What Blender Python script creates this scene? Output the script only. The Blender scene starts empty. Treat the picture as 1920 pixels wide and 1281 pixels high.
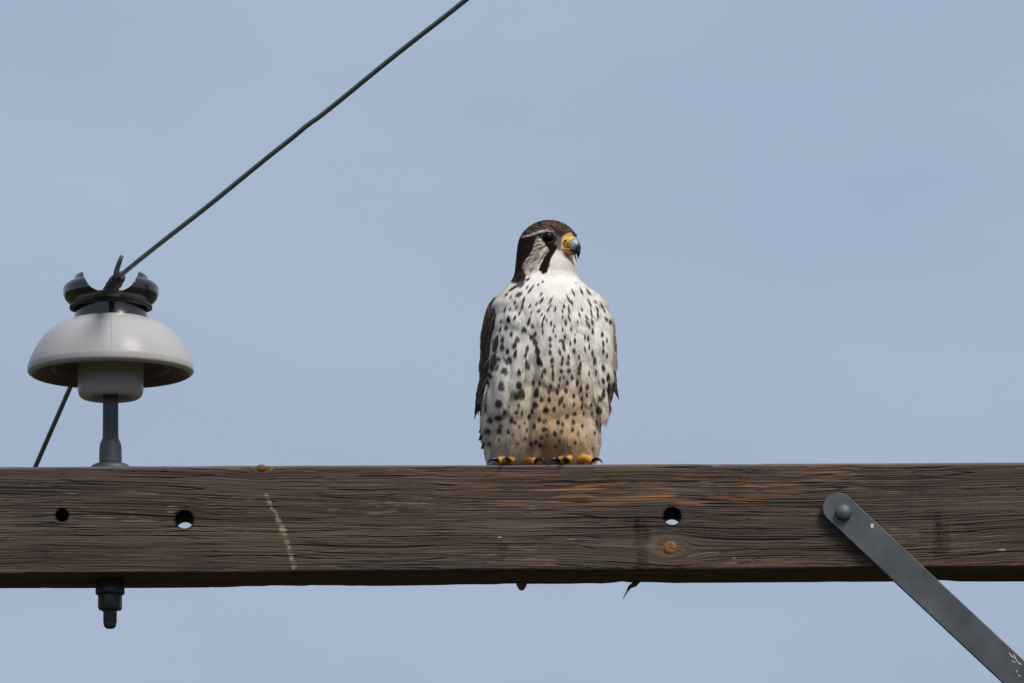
import bpy, math
import numpy as np
from mathutils import Vector, Matrix

rng = np.random.default_rng(7)
R = math.radians
scene = bpy.context.scene
COL = scene.collection

# ------------------------------------------------------------------ camera
ELEV = R(10.5)                      # the camera looks up at the crossarm
SE, CE = math.sin(ELEV), math.cos(ELEV)
PPM = 1690.0                        # photograph pixels per metre at the arm
DIST = 30.0
ZT = 7.05                           # height of the top face of the crossarm
up_shift = (884 - 640.5) / PPM
tgt = Vector((0, -SE * up_shift, ZT + CE * up_shift))
cam_d = bpy.data.cameras.new("camera")
cam = bpy.data.objects.new("camera", cam_d)
COL.objects.link(cam)
cam.location = tgt - Vector((0, CE, SE)) * DIST
cam.rotation_euler = (math.pi / 2 + ELEV, 0, 0)
cam_d.sensor_width = 36
cam_d.lens = 36 * DIST / (1920 / PPM)
cam_d.clip_start = 0.5
cam_d.clip_end = 8000
scene.camera = cam

# ------------------------------------------------------------------ sky, sun, exposure
SUN_EL, SUN_AZ = R(52), R(40)       # azimuth measured to the right of the camera
w = bpy.data.worlds.new("World")
scene.world = w
w.use_nodes = True
nt = w.node_tree
nt.nodes.clear()
out = nt.nodes.new("ShaderNodeOutputWorld")
bg = nt.nodes.new("ShaderNodeBackground")
bg.inputs["Strength"].default_value = 0.1
sky = nt.nodes.new("ShaderNodeTexSky")
sky.sky_type = 'NISHITA'
sky.sun_disc = False
sky.sun_elevation = SUN_EL
sky.sun_rotation = math.pi - SUN_AZ
sky.air_density = 1.2
sky.dust_density = 3.0
tc = nt.nodes.new("ShaderNodeTexCoord")
mp = nt.nodes.new("ShaderNodeMapping")
mp.inputs["Scale"].default_value = (30, 30, 75)
nz = nt.nodes.new("ShaderNodeTexNoise")
nz.inputs["Scale"].default_value = 1.6
nz.inputs["Detail"].default_value = 4
nz.inputs["Roughness"].default_value = 0.45
ramp = nt.nodes.new("ShaderNodeValToRGB")          # thin even cloud, barely mottled
ramp.color_ramp.elements[0].position = 0.25
ramp.color_ramp.elements[1].position = 0.75
CLOUD_LO = (1.60, 1.97, 2.64, 1)
CLOUD_HI = (1.88, 2.25, 2.90, 1)
ramp.color_ramp.elements[0].color = CLOUD_LO
ramp.color_ramp.elements[1].color = CLOUD_HI
mix = nt.nodes.new("ShaderNodeMixRGB")
mix.inputs["Fac"].default_value = 0.93
nt.links.new(tc.outputs["Generated"], mp.inputs["Vector"])
nt.links.new(mp.outputs["Vector"], nz.inputs["Vector"])
nt.links.new(nz.outputs["Fac"], ramp.inputs["Fac"])
nt.links.new(sky.outputs["Color"], mix.inputs["Color1"])
nt.links.new(ramp.outputs["Color"], mix.inputs["Color2"])
nt.links.new(mix.outputs["Color"], bg.inputs["Color"])
nt.links.new(bg.outputs["Background"], out.inputs["Surface"])

sun_d = bpy.data.lights.new("sun", 'SUN')
sun_d.energy = 1.5
sun_d.angle = R(22)
sun_d.color = (1.0, 0.965, 0.92)
sun = bpy.data.objects.new("sun", sun_d)
COL.objects.link(sun)
sdir = Vector((math.sin(SUN_AZ) * math.cos(SUN_EL), -math.cos(SUN_AZ) * math.cos(SUN_EL), math.sin(SUN_EL)))
sun.rotation_euler = sdir.to_track_quat('Z', 'Y').to_euler()
sun.location = (6, -9, 18)

vs = scene.view_settings
vs.view_transform = 'Standard'
vs.look = 'None'
vs.gamma = 1
vs.exposure = 1.05
vs.use_curve_mapping = False

# ------------------------------------------------------------------ helpers
def lin(r, g, b):
    c = np.array([r, g, b], float) / 255
    return tuple(np.where(c <= 0.04045, c / 12.92, ((c + 0.055) / 1.055) ** 2.4))

def W(px, py, Y=0.0):
    """photo pixel -> world point at depth Y behind the arm's centre plane"""
    return ((px - 960) / PPM, Y, ZT + ((884 - py) / PPM + Y * SE) / CE)

def to_px(P):
    P = np.asarray(P, float)
    return 960 + P[..., 0] * PPM, 884 - PPM * ((P[..., 2] - ZT) * CE - P[..., 1] * SE)

def mesh_obj(name, V, F, mat, parent=None, smooth=True, col=None, attr=None):
    me = bpy.data.meshes.new(name)
    V = np.asarray(V, np.float32)
    if isinstance(F, np.ndarray):
        n, k = F.shape
        me.vertices.add(len(V)); me.vertices.foreach_set("co", V.ravel())
        me.loops.add(n * k); me.loops.foreach_set("vertex_index", F.astype(np.int32).ravel())
        me.polygons.add(n)
        me.polygons.foreach_set("loop_start", np.arange(0, n * k, k, dtype=np.int32))
        me.update(calc_edges=True)
        me.validate()
    else:
        me.from_pydata([tuple(map(float, v)) for v in V], [], F)
    if smooth:
        me.polygons.foreach_set("use_smooth", np.ones(len(me.polygons), bool))
    if col is not None and len(me.vertices) == len(col):
        a = me.attributes.new("Col", 'FLOAT_COLOR', 'POINT')
        c4 = np.ones((len(col), 4), np.float32); c4[:, :3] = col
        a.data.foreach_set("color", c4.ravel())
    if attr:
        for k, v in attr.items():
            a = me.attributes.new(k, 'FLOAT', 'POINT')
            a.data.foreach_set("value", np.asarray(v, np.float32))
    me.update()
    me.materials.append(mat)
    o = bpy.data.objects.new(name, me)
    COL.objects.link(o)
    if parent is not None:
        o.parent = parent
        o.matrix_parent_inverse = Matrix.Translation(-Vector(parent.location))
    return o

def thing(name, label, cat, loc):
    o = bpy.data.objects.new(name, None)
    o.empty_display_size = 0.05
    COL.objects.link(o)
    o.location = loc
    o["label"] = label; o["category"] = cat
    return o

def tag(o, label, cat):
    o["label"] = label; o["category"] = cat
    return o

def grid_faces(nu, nv, closed_v=False, off=0):
    """nu rows of nv verts"""
    i = np.arange(nu - 1)[:, None]
    j = np.arange(nv if closed_v else nv - 1)[None, :]
    j2 = (j + 1) % nv
    a = i * nv + j; b = i * nv + j2; c = (i + 1) * nv + j2; d = (i + 1) * nv + j
    return np.stack([a, b, c, d], -1).reshape(-1, 4) + off

def lathe(profile, c, seg=96):
    """profile [(r, z)], axis through c"""
    pr = np.array(profile, float)
    t = np.linspace(0, 2 * np.pi, seg, endpoint=False)
    V = np.stack([c[0] + pr[:, 0:1] * np.cos(t), c[1] + pr[:, 0:1] * np.sin(t), c[2] + np.repeat(pr[:, 1:2], seg, 1)], -1)
    return V.reshape(-1, 3), grid_faces(len(pr), seg, True)

def tube(path, rad, seg=12, cap=True):
    P = np.array(path, float); n = len(P)
    rad = np.broadcast_to(np.asarray(rad, float), (n,))
    T = np.gradient(P, axis=0); T /= np.linalg.norm(T, axis=1, keepdims=True) + 1e-12
    ref = np.array([0, 0, 1.0]) if abs(T[0, 2]) < 0.9 else np.array([1.0, 0, 0])
    U = np.cross(T[0], ref); U /= np.linalg.norm(U)
    rows = []
    a = np.linspace(0, 2 * np.pi, seg, endpoint=False)
    for i in range(n):
        U = U - T[i] * np.dot(U, T[i]); U /= np.linalg.norm(U)
        Vv = np.cross(T[i], U)
        rows.append(P[i] + rad[i] * (np.cos(a)[:, None] * U + np.sin(a)[:, None] * Vv))
    V = np.concatenate(rows)
    F = [tuple(f) for f in grid_faces(n, seg, True)]
    if cap:
        F.append(tuple(range(seg))[::-1]); F.append(tuple(range((n - 1) * seg, n * seg)))
    return V, F

def join(parts):
    V, F, o = [], [], 0
    for v, f in parts:
        V.append(np.asarray(v, float)); F += [tuple(int(i) + o for i in q) for q in f]; o += len(v)
    return np.concatenate(V), F

def smoothstep(a, b, x):
    t = np.clip((x - a) / (b - a), 0, 1)
    return t * t * (3 - 2 * t)

def vnoise(x, y, seed=0):
    """2-D value noise in 0..1"""
    xi = np.floor(x).astype(np.int64); yi = np.floor(y).astype(np.int64)
    fx = x - xi; fy = y - yi
    fx = fx * fx * (3 - 2 * fx); fy = fy * fy * (3 - 2 * fy)
    def h(i, j):
        k = (i * 374761393 + j * 668265263 + seed * 974634777) & 0x7fffffff
        k = ((k ^ (k >> 13)) * 1274126177) & 0x7fffffff
        k = ((k ^ (k >> 16)) * 2246822519) & 0x7fffffff
        return ((k ^ (k >> 15)) & 0xffff) / 65535.0
    return (h(xi, yi) * (1 - fx) + h(xi + 1, yi) * fx) * (1 - fy) + (h(xi, yi + 1) * (1 - fx) + h(xi + 1, yi + 1) * fx) * fy

def pchip(xs, ys, x):
    """monotone cubic interpolation"""
    xs = np.asarray(xs, float); ys = np.asarray(ys, float)
    h = np.diff(xs); d = np.diff(ys) / h
    m = np.zeros(len(xs)); m[0] = d[0]; m[-1] = d[-1]
    for i in range(1, len(xs) - 1):
        if d[i - 1] * d[i] > 0:
            w1 = 2 * h[i] + h[i - 1]; w2 = h[i] + 2 * h[i - 1]
            m[i] = (w1 + w2) / (w1 / d[i - 1] + w2 / d[i])
    k = np.clip(np.searchsorted(xs, x) - 1, 0, len(xs) - 2)
    t = (x - xs[k]) / h[k]
    return ((2*t**3 - 3*t**2 + 1) * ys[k] + (t**3 - 2*t**2 + t) * h[k] * m[k]
            + (-2*t**3 + 3*t**2) * ys[k+1] + (t**3 - t**2) * h[k] * m[k+1])

# ------------------------------------------------------------------ materials
def base_mat(name, rough=0.6, color=(0.5, 0.5, 0.5), metallic=0.0, spec=0.5, coat=0.0):
    m = bpy.data.materials.new(name); m.use_nodes = True
    b = m.node_tree.nodes["Principled BSDF"]
    b.inputs["Base Color"].default_value = (*color, 1)
    b.inputs["Roughness"].default_value = rough
    b.inputs["Metallic"].default_value = metallic
    b.inputs["Specular IOR Level"].default_value = spec
    b.inputs["Coat Weight"].default_value = coat
    b.inputs["Coat Roughness"].default_value = 0.06
    return m, m.node_tree, b

def noise_node(n, scale, detail=4, rough=0.55, mapping=None, coord="Object"):
    t = n.nodes.new("ShaderNodeTexCoord")
    z = n.nodes.new("ShaderNodeTexNoise")
    z.inputs["Scale"].default_value = scale
    z.inputs["Detail"].default_value = detail
    z.inputs["Roughness"].default_value = rough
    if mapping:
        m = n.nodes.new("ShaderNodeMapping"); m.inputs["Scale"].default_value = mapping
        n.links.new(t.outputs[coord], m.inputs["Vector"]); n.links.new(m.outputs["Vector"], z.inputs["Vector"])
    else:
        n.links.new(t.outputs[coord], z.inputs["Vector"])
    return z

def add_bump(n, b, src, strength, dist):
    bp = n.nodes.new("ShaderNodeBump")
    bp.inputs["Strength"].default_value = strength
    bp.inputs["Distance"].default_value = dist
    n.links.new(src, bp.inputs["Height"])
    n.links.new(bp.outputs["Normal"], b.inputs["Normal"])

def mottled(name, c1, c2, scale, rough=0.55, metallic=0.0, spec=0.5, coat=0.0, bump=0.0, lo=0.3, hi=0.7, mapping=None):
    m, n, b = base_mat(name, rough, c1, metallic, spec, coat)
    z = noise_node(n, scale, 5, 0.6, mapping)
    r = n.nodes.new("ShaderNodeValToRGB")
    r.color_ramp.elements[0].position = lo; r.color_ramp.elements[1].position = hi
    r.color_ramp.elements[0].color = (*c1, 1); r.color_ramp.elements[1].color = (*c2, 1)
    n.links.new(z.outputs["Fac"], r.inputs["Fac"]); n.links.new(r.outputs["Color"], b.inputs["Base Color"])
    if bump:
        add_bump(n, b, z.outputs["Fac"], 0.5, bump)
    return m

def vcol_mat(name, rough, spec=0.3, nscale=0, namt=0.0, mapping=None, bump=0.0, sheen=0.0):
    m, n, b = base_mat(name, rough, spec=spec)
    a = n.nodes.new("ShaderNodeAttribute"); a.attribute_name = "Col"
    src = a.outputs["Color"]
    if nscale:
        z = noise_node(n, nscale, 4, 0.6, mapping)
        mr = n.nodes.new("ShaderNodeMapRange")
        mr.inputs["To Min"].default_value = 1 - namt; mr.inputs["To Max"].default_value = 1 + namt
        mx = n.nodes.new("ShaderNodeMixRGB"); mx.blend_type = 'MULTIPLY'; mx.inputs["Fac"].default_value = 1
        n.links.new(z.outputs["Fac"], mr.inputs["Value"])
        n.links.new(src, mx.inputs["Color1"]); n.links.new(mr.outputs["Result"], mx.inputs["Color2"])
        src = mx.outputs["Color"]
        if bump:
            add_bump(n, b, z.outputs["Fac"], 0.6, bump)
    n.links.new(src, b.inputs["Base Color"])
    b.inputs["Sheen Weight"].default_value = sheen
    return m

M = {}
M['wood'] = vcol_mat("weathered_timber", 0.78, 0.25, 60, 0.22, (1.0, 1.0, 14.0), 0.0004)
M['pole'] = mottled("pole_timber", (0.05, 0.036, 0.028), (0.10, 0.075, 0.055), 14, 0.85, mapping=(6, 6, 0.4), bump=0.002)
M['ground'] = mottled("dry_grassland", (0.03, 0.028, 0.014), (0.07, 0.06, 0.033), 0.6, 0.95, spec=0.1)
M['steel'] = mottled("galvanised_steel", (0.065, 0.072, 0.078), (0.125, 0.134, 0.14), 22, 0.52, 0.35, bump=0.0002, lo=0.35, hi=0.65)
M['pin'] = mottled("grey_pin_steel", (0.06, 0.066, 0.066), (0.10, 0.108, 0.106), 40, 0.55, 0.3, bump=0.0003)
M['dark_steel'] = mottled("dark_threaded_steel", (0.03, 0.034, 0.034), (0.065, 0.07, 0.068), 60, 0.5, 0.3, bump=0.0003)
M['glaze'] = mottled("pale_grey_glaze", (0.40, 0.378, 0.365), (0.45, 0.427, 0.41), 9, 0.24, spec=0.10)
M['seam'] = base_mat("glaze_seam", 0.4, (0.28, 0.27, 0.255))[0]
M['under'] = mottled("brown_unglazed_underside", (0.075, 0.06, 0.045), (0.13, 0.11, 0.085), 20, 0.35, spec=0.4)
M['black_glaze'] = mottled("black_brown_glaze", (0.008, 0.007, 0.007), (0.02, 0.015, 0.013), 18, 0.17, spec=0.5, coat=0.5)
M['wire'] = mottled("weathered_wire", (0.11, 0.115, 0.125), (0.18, 0.175, 0.175), 30, 0.5, 0.4)
M['tie'] = mottled("dark_tie_wire", (0.025, 0.03, 0.03), (0.05, 0.056, 0.055), 60, 0.5, 0.3)
M['body'] = vcol_mat("plumage_skin", 0.95, 0.04)
M['fur'] = vcol_mat("plumage_barbs", 0.9, 0.04)
n_ = M['fur'].node_tree
tl = n_.nodes.new("ShaderNodeBsdfTranslucent"); ms = n_.nodes.new("ShaderNodeMixShader"); ms.inputs["Fac"].default_value = 0.08
at = [q for q in n_.nodes if q.type == 'ATTRIBUTE'][0]; ot = [q for q in n_.nodes if q.type == 'OUTPUT_MATERIAL'][0]
n_.links.new(at.outputs["Color"], tl.inputs["Color"])
n_.links.new(n_.nodes["Principled BSDF"].outputs[0], ms.inputs[1]); n_.links.new(tl.outputs[0], ms.inputs[2])
n_.links.new(ms.outputs[0], ot.inputs["Surface"])
M['feather'] = vcol_mat("flight_feather", 0.7, 0.2, 700, 0.15)
M['eye'] = base_mat("dark_eye", 0.3, (0.003, 0.0025, 0.0025), spec=0.12, coat=0.0)[0]
M['lid'] = mottled("eyelid_skin", (0.13, 0.10, 0.05), (0.22, 0.17, 0.07), 400, 0.6)
M['cere'] = mottled("yellow_cere", (0.72, 0.36, 0.02), (0.85, 0.50, 0.05), 300, 0.4, bump=0.0002)
M['beak'] = vcol_mat("horn_beak", 0.3, 0.5)
M['gape'] = mottled("orange_gape_skin", (0.45, 0.16, 0.03), (0.62, 0.27, 0.05), 400, 0.5)
M['nostril'] = base_mat("nostril_dark", 0.8, (0.02, 0.012, 0.006))[0]
M['toe'] = mottled("yellow_toe_skin", (0.55, 0.22, 0.02), (0.75, 0.36, 0.05), 500, 0.5, bump=0.0006)
M['talon'] = base_mat("black_talon", 0.25, (0.012, 0.011, 0.012))[0]
M['knot'] = vcol_mat("knot_wood", 0.7, 0.3)
M['resin'] = base_mat("resin_drop", 0.5, (0.20, 0.10, 0.08), spec=0.4)[0]

# ------------------------------------------------------------------ ground
g = mesh_obj("ground", [(-4000, -4000, 0), (4000, -4000, 0), (4000, 4000, 0), (-4000, 4000, 0)], [(0, 1, 2, 3)], M['ground'], smooth=False)
g["kind"] = "structure"

# ------------------------------------------------------------------ crossarm
AH, AD = 0.1205, 0.092               # height and depth of the timber
YF, YB = -AD / 2, AD / 2
X0, X1 = -0.635, 2.415
TILT = 0.0042                        # the arm rises very slightly to the right
def top_z(x):
    return ZT + TILT * (x - 0.07)
def bot_z(x):
    return ZT - AH + 0.0072 * x + 0.0002

holes = [  # (px, py, radius px, through)
    (118, 965, 12.5, False), (347, 973, 17.6, True), (1260, 967, 17.0, True)]
knots = [(1256, 1026, 15), (491, 876, 9)]

def perim():
    """closed section: list of (face, t) -> local (y, v) with v 0..1 up the height"""
    rr = 0.0035
    pts = []
    nf, nb, ntb = 320, 70, 46
    v = np.linspace(rr / AH, 1 - rr / AH, nf)
    pts += [(YF, q, 0) for q in v]
    a = np.linspace(0, np.pi / 2, 6)[1:-1]
    pts += [(YF + rr * (1 - math.cos(t)), 1 - rr / AH + rr / AH * math.sin(t), 1) for t in a]
    pts += [(q, 1.0, 1) for q in np.linspace(YF + rr, YB - rr, ntb)]
    pts += [(YB - rr * (1 - math.sin(t)), 1 - rr / AH * (1 - math.cos(t)), 1) for t in a]
    pts += [(YB, q, 2) for q in v[::-1][::4]]
    pts += [(YB - rr * (1 - math.cos(t)), rr / AH - rr / AH * math.sin(t), 3) for t in a]
    pts += [(q, 0.0, 3) for q in np.linspace(YB - rr, YF + rr, ntb)]
    pts += [(YF + rr * (1 - math.sin(t)), rr / AH * (1 - math.cos(t)), 3) for t in a]
    return np.array(pts)

pp = perim()
xs = np.concatenate([np.linspace(X0, 0.66, 860), np.linspace(0.68, X1, 60)])
NX, NP = len(xs), len(pp)
Xg = np.repeat(xs[:, None], NP, 1)
Yg = np.repeat(pp[None, :, 0], NX, 0).copy()
vg = np.repeat(pp[None, :, 1], NX, 0)
face = np.repeat(pp[None, :, 2], NX, 0)
Zg = bot_z(Xg) + vg * (top_z(Xg) - bot_z(Xg))
# unrolled coordinate for the grain (continues round the edges)
Sg = vg * AH + np.where(face == 1, Yg - YF, 0) - np.where(face == 3, Yg - YF, 0) + np.where(face == 2, 0.3, 0)
pxg, pyg = to_px(np.stack([Xg, np.full_like(Xg, YF), Zg], -1))
s = Sg.copy()
# grain flows round the knots and a little round the bolt holes
def flow(s, kx, ky, a_px, strength=1.0):
    a = a_px / PPM
    k = W(kx, ky, YF)
    dx = (Xg - k[0]) / 1.9
    dz = (Zg - k[2])
    r2 = np.maximum(dx * dx + dz * dz, (a * 0.6) ** 2)
    sh = -strength * dz * a * a / r2
    return s + np.where(face == 0, sh, 0) if ky > 900 else s + np.where((face == 0), sh, 0)
for kx, ky, kr in knots:
    s = flow(s, kx, ky, kr * 1.25)
s = flow(s, 1260, 967, 12, 0.5)
# long slow wander of the grain
mm = 1000.0
wander = (vnoise(Xg * 5, s * 9, 1) - 0.5) * 0.0075 + (vnoise(Xg * 16, s * 40, 2) - 0.5) * 0.0020 + (vnoise(Xg * 45, s * 160, 25) - 0.5) * 0.0007
s2 = s + wander + 0.007 * np.sin(Xg * 3.1 + 0.8) * (0.4 + vg)
X9 = Xg
n1 = vnoise(X9 * 12, s2 * mm / 2.1, 3)
n2 = vnoise(X9 * 26 + 9, s2 * mm / 1.15, 4)
n3 = vnoise(X9 * 7 + 3, s2 * mm / 8.0, 5)
ring = 0.5 + 0.5 * np.sin(s2 * mm * 2 * np.pi / 3.1 + 4 * vnoise(X9 * 3, s2 * 60, 6))
line = 1 - np.abs(vnoise(X9 * 7 + 5, s2 * mm / 2.3, 7) - 0.5) * 2          # thin dark checks
line2 = 1 - np.abs(vnoise(X9 * 17 + 1, s2 * mm / 1.6, 8) - 0.5) * 2
patch = vnoise(X9 * 6, s2 * mm / 16, 14)
crack = smoothstep(0.82, 0.98, line) * (0.34 + 0.50 * smoothstep(0.40, 0.75, vnoise(X9 * 7, s2 * mm / 4, 9)))
crack2 = smoothstep(0.84, 0.99, line2) * smoothstep(0.45, 0.7, vnoise(X9 * 12, s2 * mm / 3, 10)) * 0.8
grain = 0.30 * n1 + 0.30 * n2 + 0.18 * n3 + 0.22 * ring
# relief
depth = (0.5 - grain) * 0.0008 + crack * 0.0010 + crack2 * 0.0006
big = (vnoise(X9 * 5, s * 30, 11) - 0.5) * 0.0010
disp = depth + big
tear = smoothstep(0.62, 0.85, vnoise(X9 * 26, s * 40 + 3, 12)) * smoothstep(0.5, 0.8, vnoise(X9 * 7, s * 5, 13))
Yg = Yg + np.where(face == 0, disp, 0) - np.where(face == 2, disp * 0.5, 0)
Zg = Zg - np.where(face == 1, disp * 0.9 + tear * 0.0006, 0) + np.where(face == 3, disp * 0.6 + big, 0)
# chipped lower edges
chip = smoothstep(0.60, 0.86, vnoise(X9 * 15, X9 * 0 + 2.5, 15)) * 0.0016 * (1.0 + 0.8 * (vnoise(X9 * 90, X9 * 0, 16) - 0.5))
Zg = Zg + np.where((face == 3) & (pp[None, :, 0] > YB - 0.02), chip * smoothstep(YB - 0.02, YB, pp[None, :, 0]), 0)

# colour of the timber itself
tone = np.clip(grain + 0.5 * (patch - 0.5) * 0.6, 0, 1)[..., None]
dark_c = np.array(lin(60, 47, 38)); mid_c = np.array(lin(85, 68, 56)); pale_c = np.array(lin(104, 87, 71))
colw = dark_c + (mid_c - dark_c) * smoothstep(0.22, 0.5, tone) + (pale_c - mid_c) * smoothstep(0.52, 0.8, tone)
greyness = smoothstep(0.35, 0.75, vnoise(X9 * 3.2, s * 14, 17))[..., None] * 0.28
lum = colw.mean(-1, keepdims=True)
colw = colw * (1 - greyness) + greyness * lum * np.array([1.05, 0.99, 0.93])
crk = np.clip(crack + 0.7 * crack2, 0, 1)[..., None]
colw = colw * (1 - 0.74 * crk)
def blob(cx, cy, rx, ry, soft=1.0):
    return np.clip(np.exp(-(((pxg - cx) / rx) ** 2 + ((pyg - cy) / ry) ** 2) * soft), 0, 1)
fz = (face <= 1)
# worn patches where fresh orange wood shows on the ridges of the grain
worn = np.maximum.reduce([blob(1330, 925, 150, 34), 0.85 * blob(1090, 918, 100, 30), 0.55 * blob(1480, 905, 110, 30), 0.8 * blob(945, 945, 60, 9), 0.5 * blob(1560, 890, 120, 18), 0.35 * blob(980, 905, 110, 26)])
ridge = smoothstep(0.46, 0.62, 0.5 * n2 + 0.5 * vnoise(X9 * 20, s2 * mm / 1.1, 18)) * (1 - crk[..., 0])
wv = (np.clip(worn * 1.25, 0, 1) * ridge * fz * smoothstep(0.25, 0.6, vnoise(X9 * 30, s2 * mm / 6, 19)))[..., None]
colw = colw * (1 - 0.85 * wv) + 0.85 * wv * np.array(lin(160, 106, 66))
# tiny pale fibres scattered along the grain
fib = smoothstep(0.80, 0.90, vnoise(X9 * 45, s2 * mm / 1.1, 20)) * smoothstep(0.55, 0.8, vnoise(X9 * 9, s2 * mm / 12, 21)) * 0.65
colw = colw * (1 - fib[..., None]) + fib[..., None] * np.array(lin(142, 120, 92))
# dark tar stains, vertical
st = np.zeros_like(pxg)
edge_n = (vnoise(pxg / 9, pyg / 7, 22) - 0.5) * 16
def stain(cx, cy, hw, hh, amt):
    global st
    dx = np.abs(pxg - cx + edge_n * 0.6) / hw; dy = np.abs(pyg - cy + edge_n) / hh
    st = np.maximum(st, amt * (1 - smoothstep(0.65, 1.2, dx)) * (1 - smoothstep(0.7, 1.15, dy)))
stain(1194, 982, 6, 20, 0.75); stain(1203, 1018, 14, 46, 0.62); stain(1205, 1045, 12, 26, 0.55)
stain(1757, 990, 7, 38, 0.75); stain(1765, 1010, 16, 40, 0.35); stain(1750, 965, 22, 14, 0.25)
stain(945, 1030, 14, 14, 0.35); stain(1100, 900, 70, 12, 0.35); stain(1680, 905, 60, 20, 0.35); stain(1360, 910, 40, 16, 0.3)
st = st * (0.45 + 0.75 * smoothstep(0.35, 0.6, vnoise(X9 * 30, s2 * mm / 2.0, 28)))
colw = colw * (1 - np.clip(st * (face == 0), 0, 0.95)[..., None] * 0.85)
# pale scratch
scp = [(500, 928), (508, 945), (519, 965), (530, 992), (540, 1020), (549, 1050), (556, 1070)]
sy = np.array([p[1] for p in scp], float); sx = np.array([p[0] for p in scp], float)
cxl = np.interp(pyg, sy, sx)
wid = np.interp(pyg, [928, 975, 995, 1020, 1070], [3.0, 5.0, 7.5, 4.0, 6.0])
sc = (1 - smoothstep(0.5, 1.1, np.abs(pxg - cxl + (vnoise(pxg / 3, pyg / 3, 23) - 0.5) * 5) / wid)) * ((pyg > 926) & (pyg < 1072)) * (face == 0)
sc = sc * (0.12 + 0.5 * smoothstep(0.35, 0.6, vnoise(pxg / 14, pyg / 3.2, 24)))
sc = np.maximum(sc, 0.95 * (((pxg - 531) / 7) ** 2 + ((pyg - 994) / 4.0) ** 2 < 1) * (face == 0))
colw = colw * (1 - sc[..., None]) + sc[..., None] * np.array(lin(168, 152, 130))
for cx, cy, rx, ry in [(1876, 1030, 8, 1.8), (1376, 1046, 3.5, 1.5), (937, 1007, 3.5, 1.4)]:
    q = (1 - smoothstep(0.5, 1.3, ((pxg - cx) / rx) ** 2 + ((pyg - cy) / ry) ** 2 + (vnoise(pxg / 2, pyg / 1.5, 27) - 0.5))) * (face == 0) * 0.7
    colw = colw * (1 - q[..., None]) + q[..., None] * np.array(lin(188, 172, 148))
# weathered silver-grey top edge
tg = (np.where(face == 1, 1.0, 0) * 0.75 + (face == 0) * smoothstep(0.93, 1.0, vg) * 0.4)[..., None] * (0.4 + 0.6 * vnoise(X9 * 12, s * 80, 26))[..., None]
colw = colw * (1 - tg) + tg * np.array(lin(112, 103, 98))
# halo of pale wood round the big knot
kd = np.hypot((pxg - 1248) / 1.75, pyg - 1026)
kh = (1 - smoothstep(17, 26, kd)) * (face == 0) * 0.45
colw = colw * (1 - kh[..., None]) + kh[..., None] * np.array(lin(112, 92, 76)) * (0.55 + 0.75 * grain[..., None])

# bolt holes: push the grid off the bore, drop the faces inside
inside = np.zeros((NX, NP), bool)
bores = []
for hx, hy, hr, through in holes:
    c = W(hx, hy, YF); rad = hr / PPM
    lift_ = 0.0024 * (face == 2)
    dx = Xg - c[0]; dz = Zg - c[2] - lift_; d = np.hypot(dx, dz)
    m_ = (d < rad) & ((face == 0) | ((face == 2) & through))
    inside |= m_
    f_ = np.where(m_, rad / np.maximum(d, 1e-6), 1)
    Xg = np.where(m_, c[0] + dx * f_, Xg); Zg = np.where(m_, c[2] + lift_ + dz * f_, Zg)
    yend = YB if through else YF + 0.05
    a = np.linspace(0, 2 * np.pi, 40, endpoint=False)
    yy = np.linspace(YF + 0.0003, yend - 0.0003, 8)
    Vb = np.stack([c[0] + rad * np.cos(a)[None, :] * np.ones((8, 1)), np.repeat(yy[:, None], 40, 1), c[2] + rad * np.sin(a)[None, :] * np.ones((8, 1)) + 0.0024 * ((yy - YF) / AD)[:, None]], -1).reshape(-1, 3)
    bores.append((Vb, through))
    dd = np.hypot(pxg - hx, pyg - hy) / hr                     # grimy rim of the bore
    hl = (1 - smoothstep(1.0, 1.35, dd)) * (face == 0) * 0.55
    colw = colw * (1 - hl[..., None])
F = grid_faces(NX, NP, True)
F = F[~inside.ravel()[F].all(1)]
V = np.stack([Xg, Yg, Zg], -1).reshape(-1, 3)
C = colw.reshape(-1, 3)
Vs, Fs, Cs, off = [V], [F], [C], len(V)
for Vb, through in bores:
    Vs.append(Vb); Fs.append(grid_faces(8, 40, True, off)[:, ::-1]); Cs.append(np.tile(np.array(lin(45, 36, 30)), (len(Vb), 1))); 
    if not through:
        last = off + 7 * 40
        Vs.append(Vb[-40:].mean(0, keepdims=True)); Cs.append(np.array([lin(40, 32, 28)]))
        ci = off + len(Vb)
        Fs.append(np.array([[last + k, last + (k + 1) % 40, ci, ci] for k in range(40)])[:, [0, 1, 2, 2]])
        off += 1
    off += len(Vb)
# end caps: triangle fans written as degenerate-free quads are not possible, so fan strips
def cap(idx, flip):
    c = V[idx].mean(0)
    return c
quads = np.concatenate([f for f in Fs if (f[:, 2] != f[:, 3]).all()])
tris = [f[:, :3] for f in Fs if (f[:, 2] == f[:, 3]).all()]
for row in (0, NX - 1):
    idx = row * NP + np.arange(NP)
    Vs.append(V[idx].mean(0, keepdims=True)); Cs.append(np.array([lin(90, 75, 62)]))
    ci = off; off += 1
    t_ = np.stack([idx, np.roll(idx, -1), np.full(NP, ci)], -1)
    tris.append(t_ if row else t_[:, ::-1])
tris = np.concatenate(tris)
Vall = np.concatenate(Vs); Call = np.concatenate(Cs)

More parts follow.
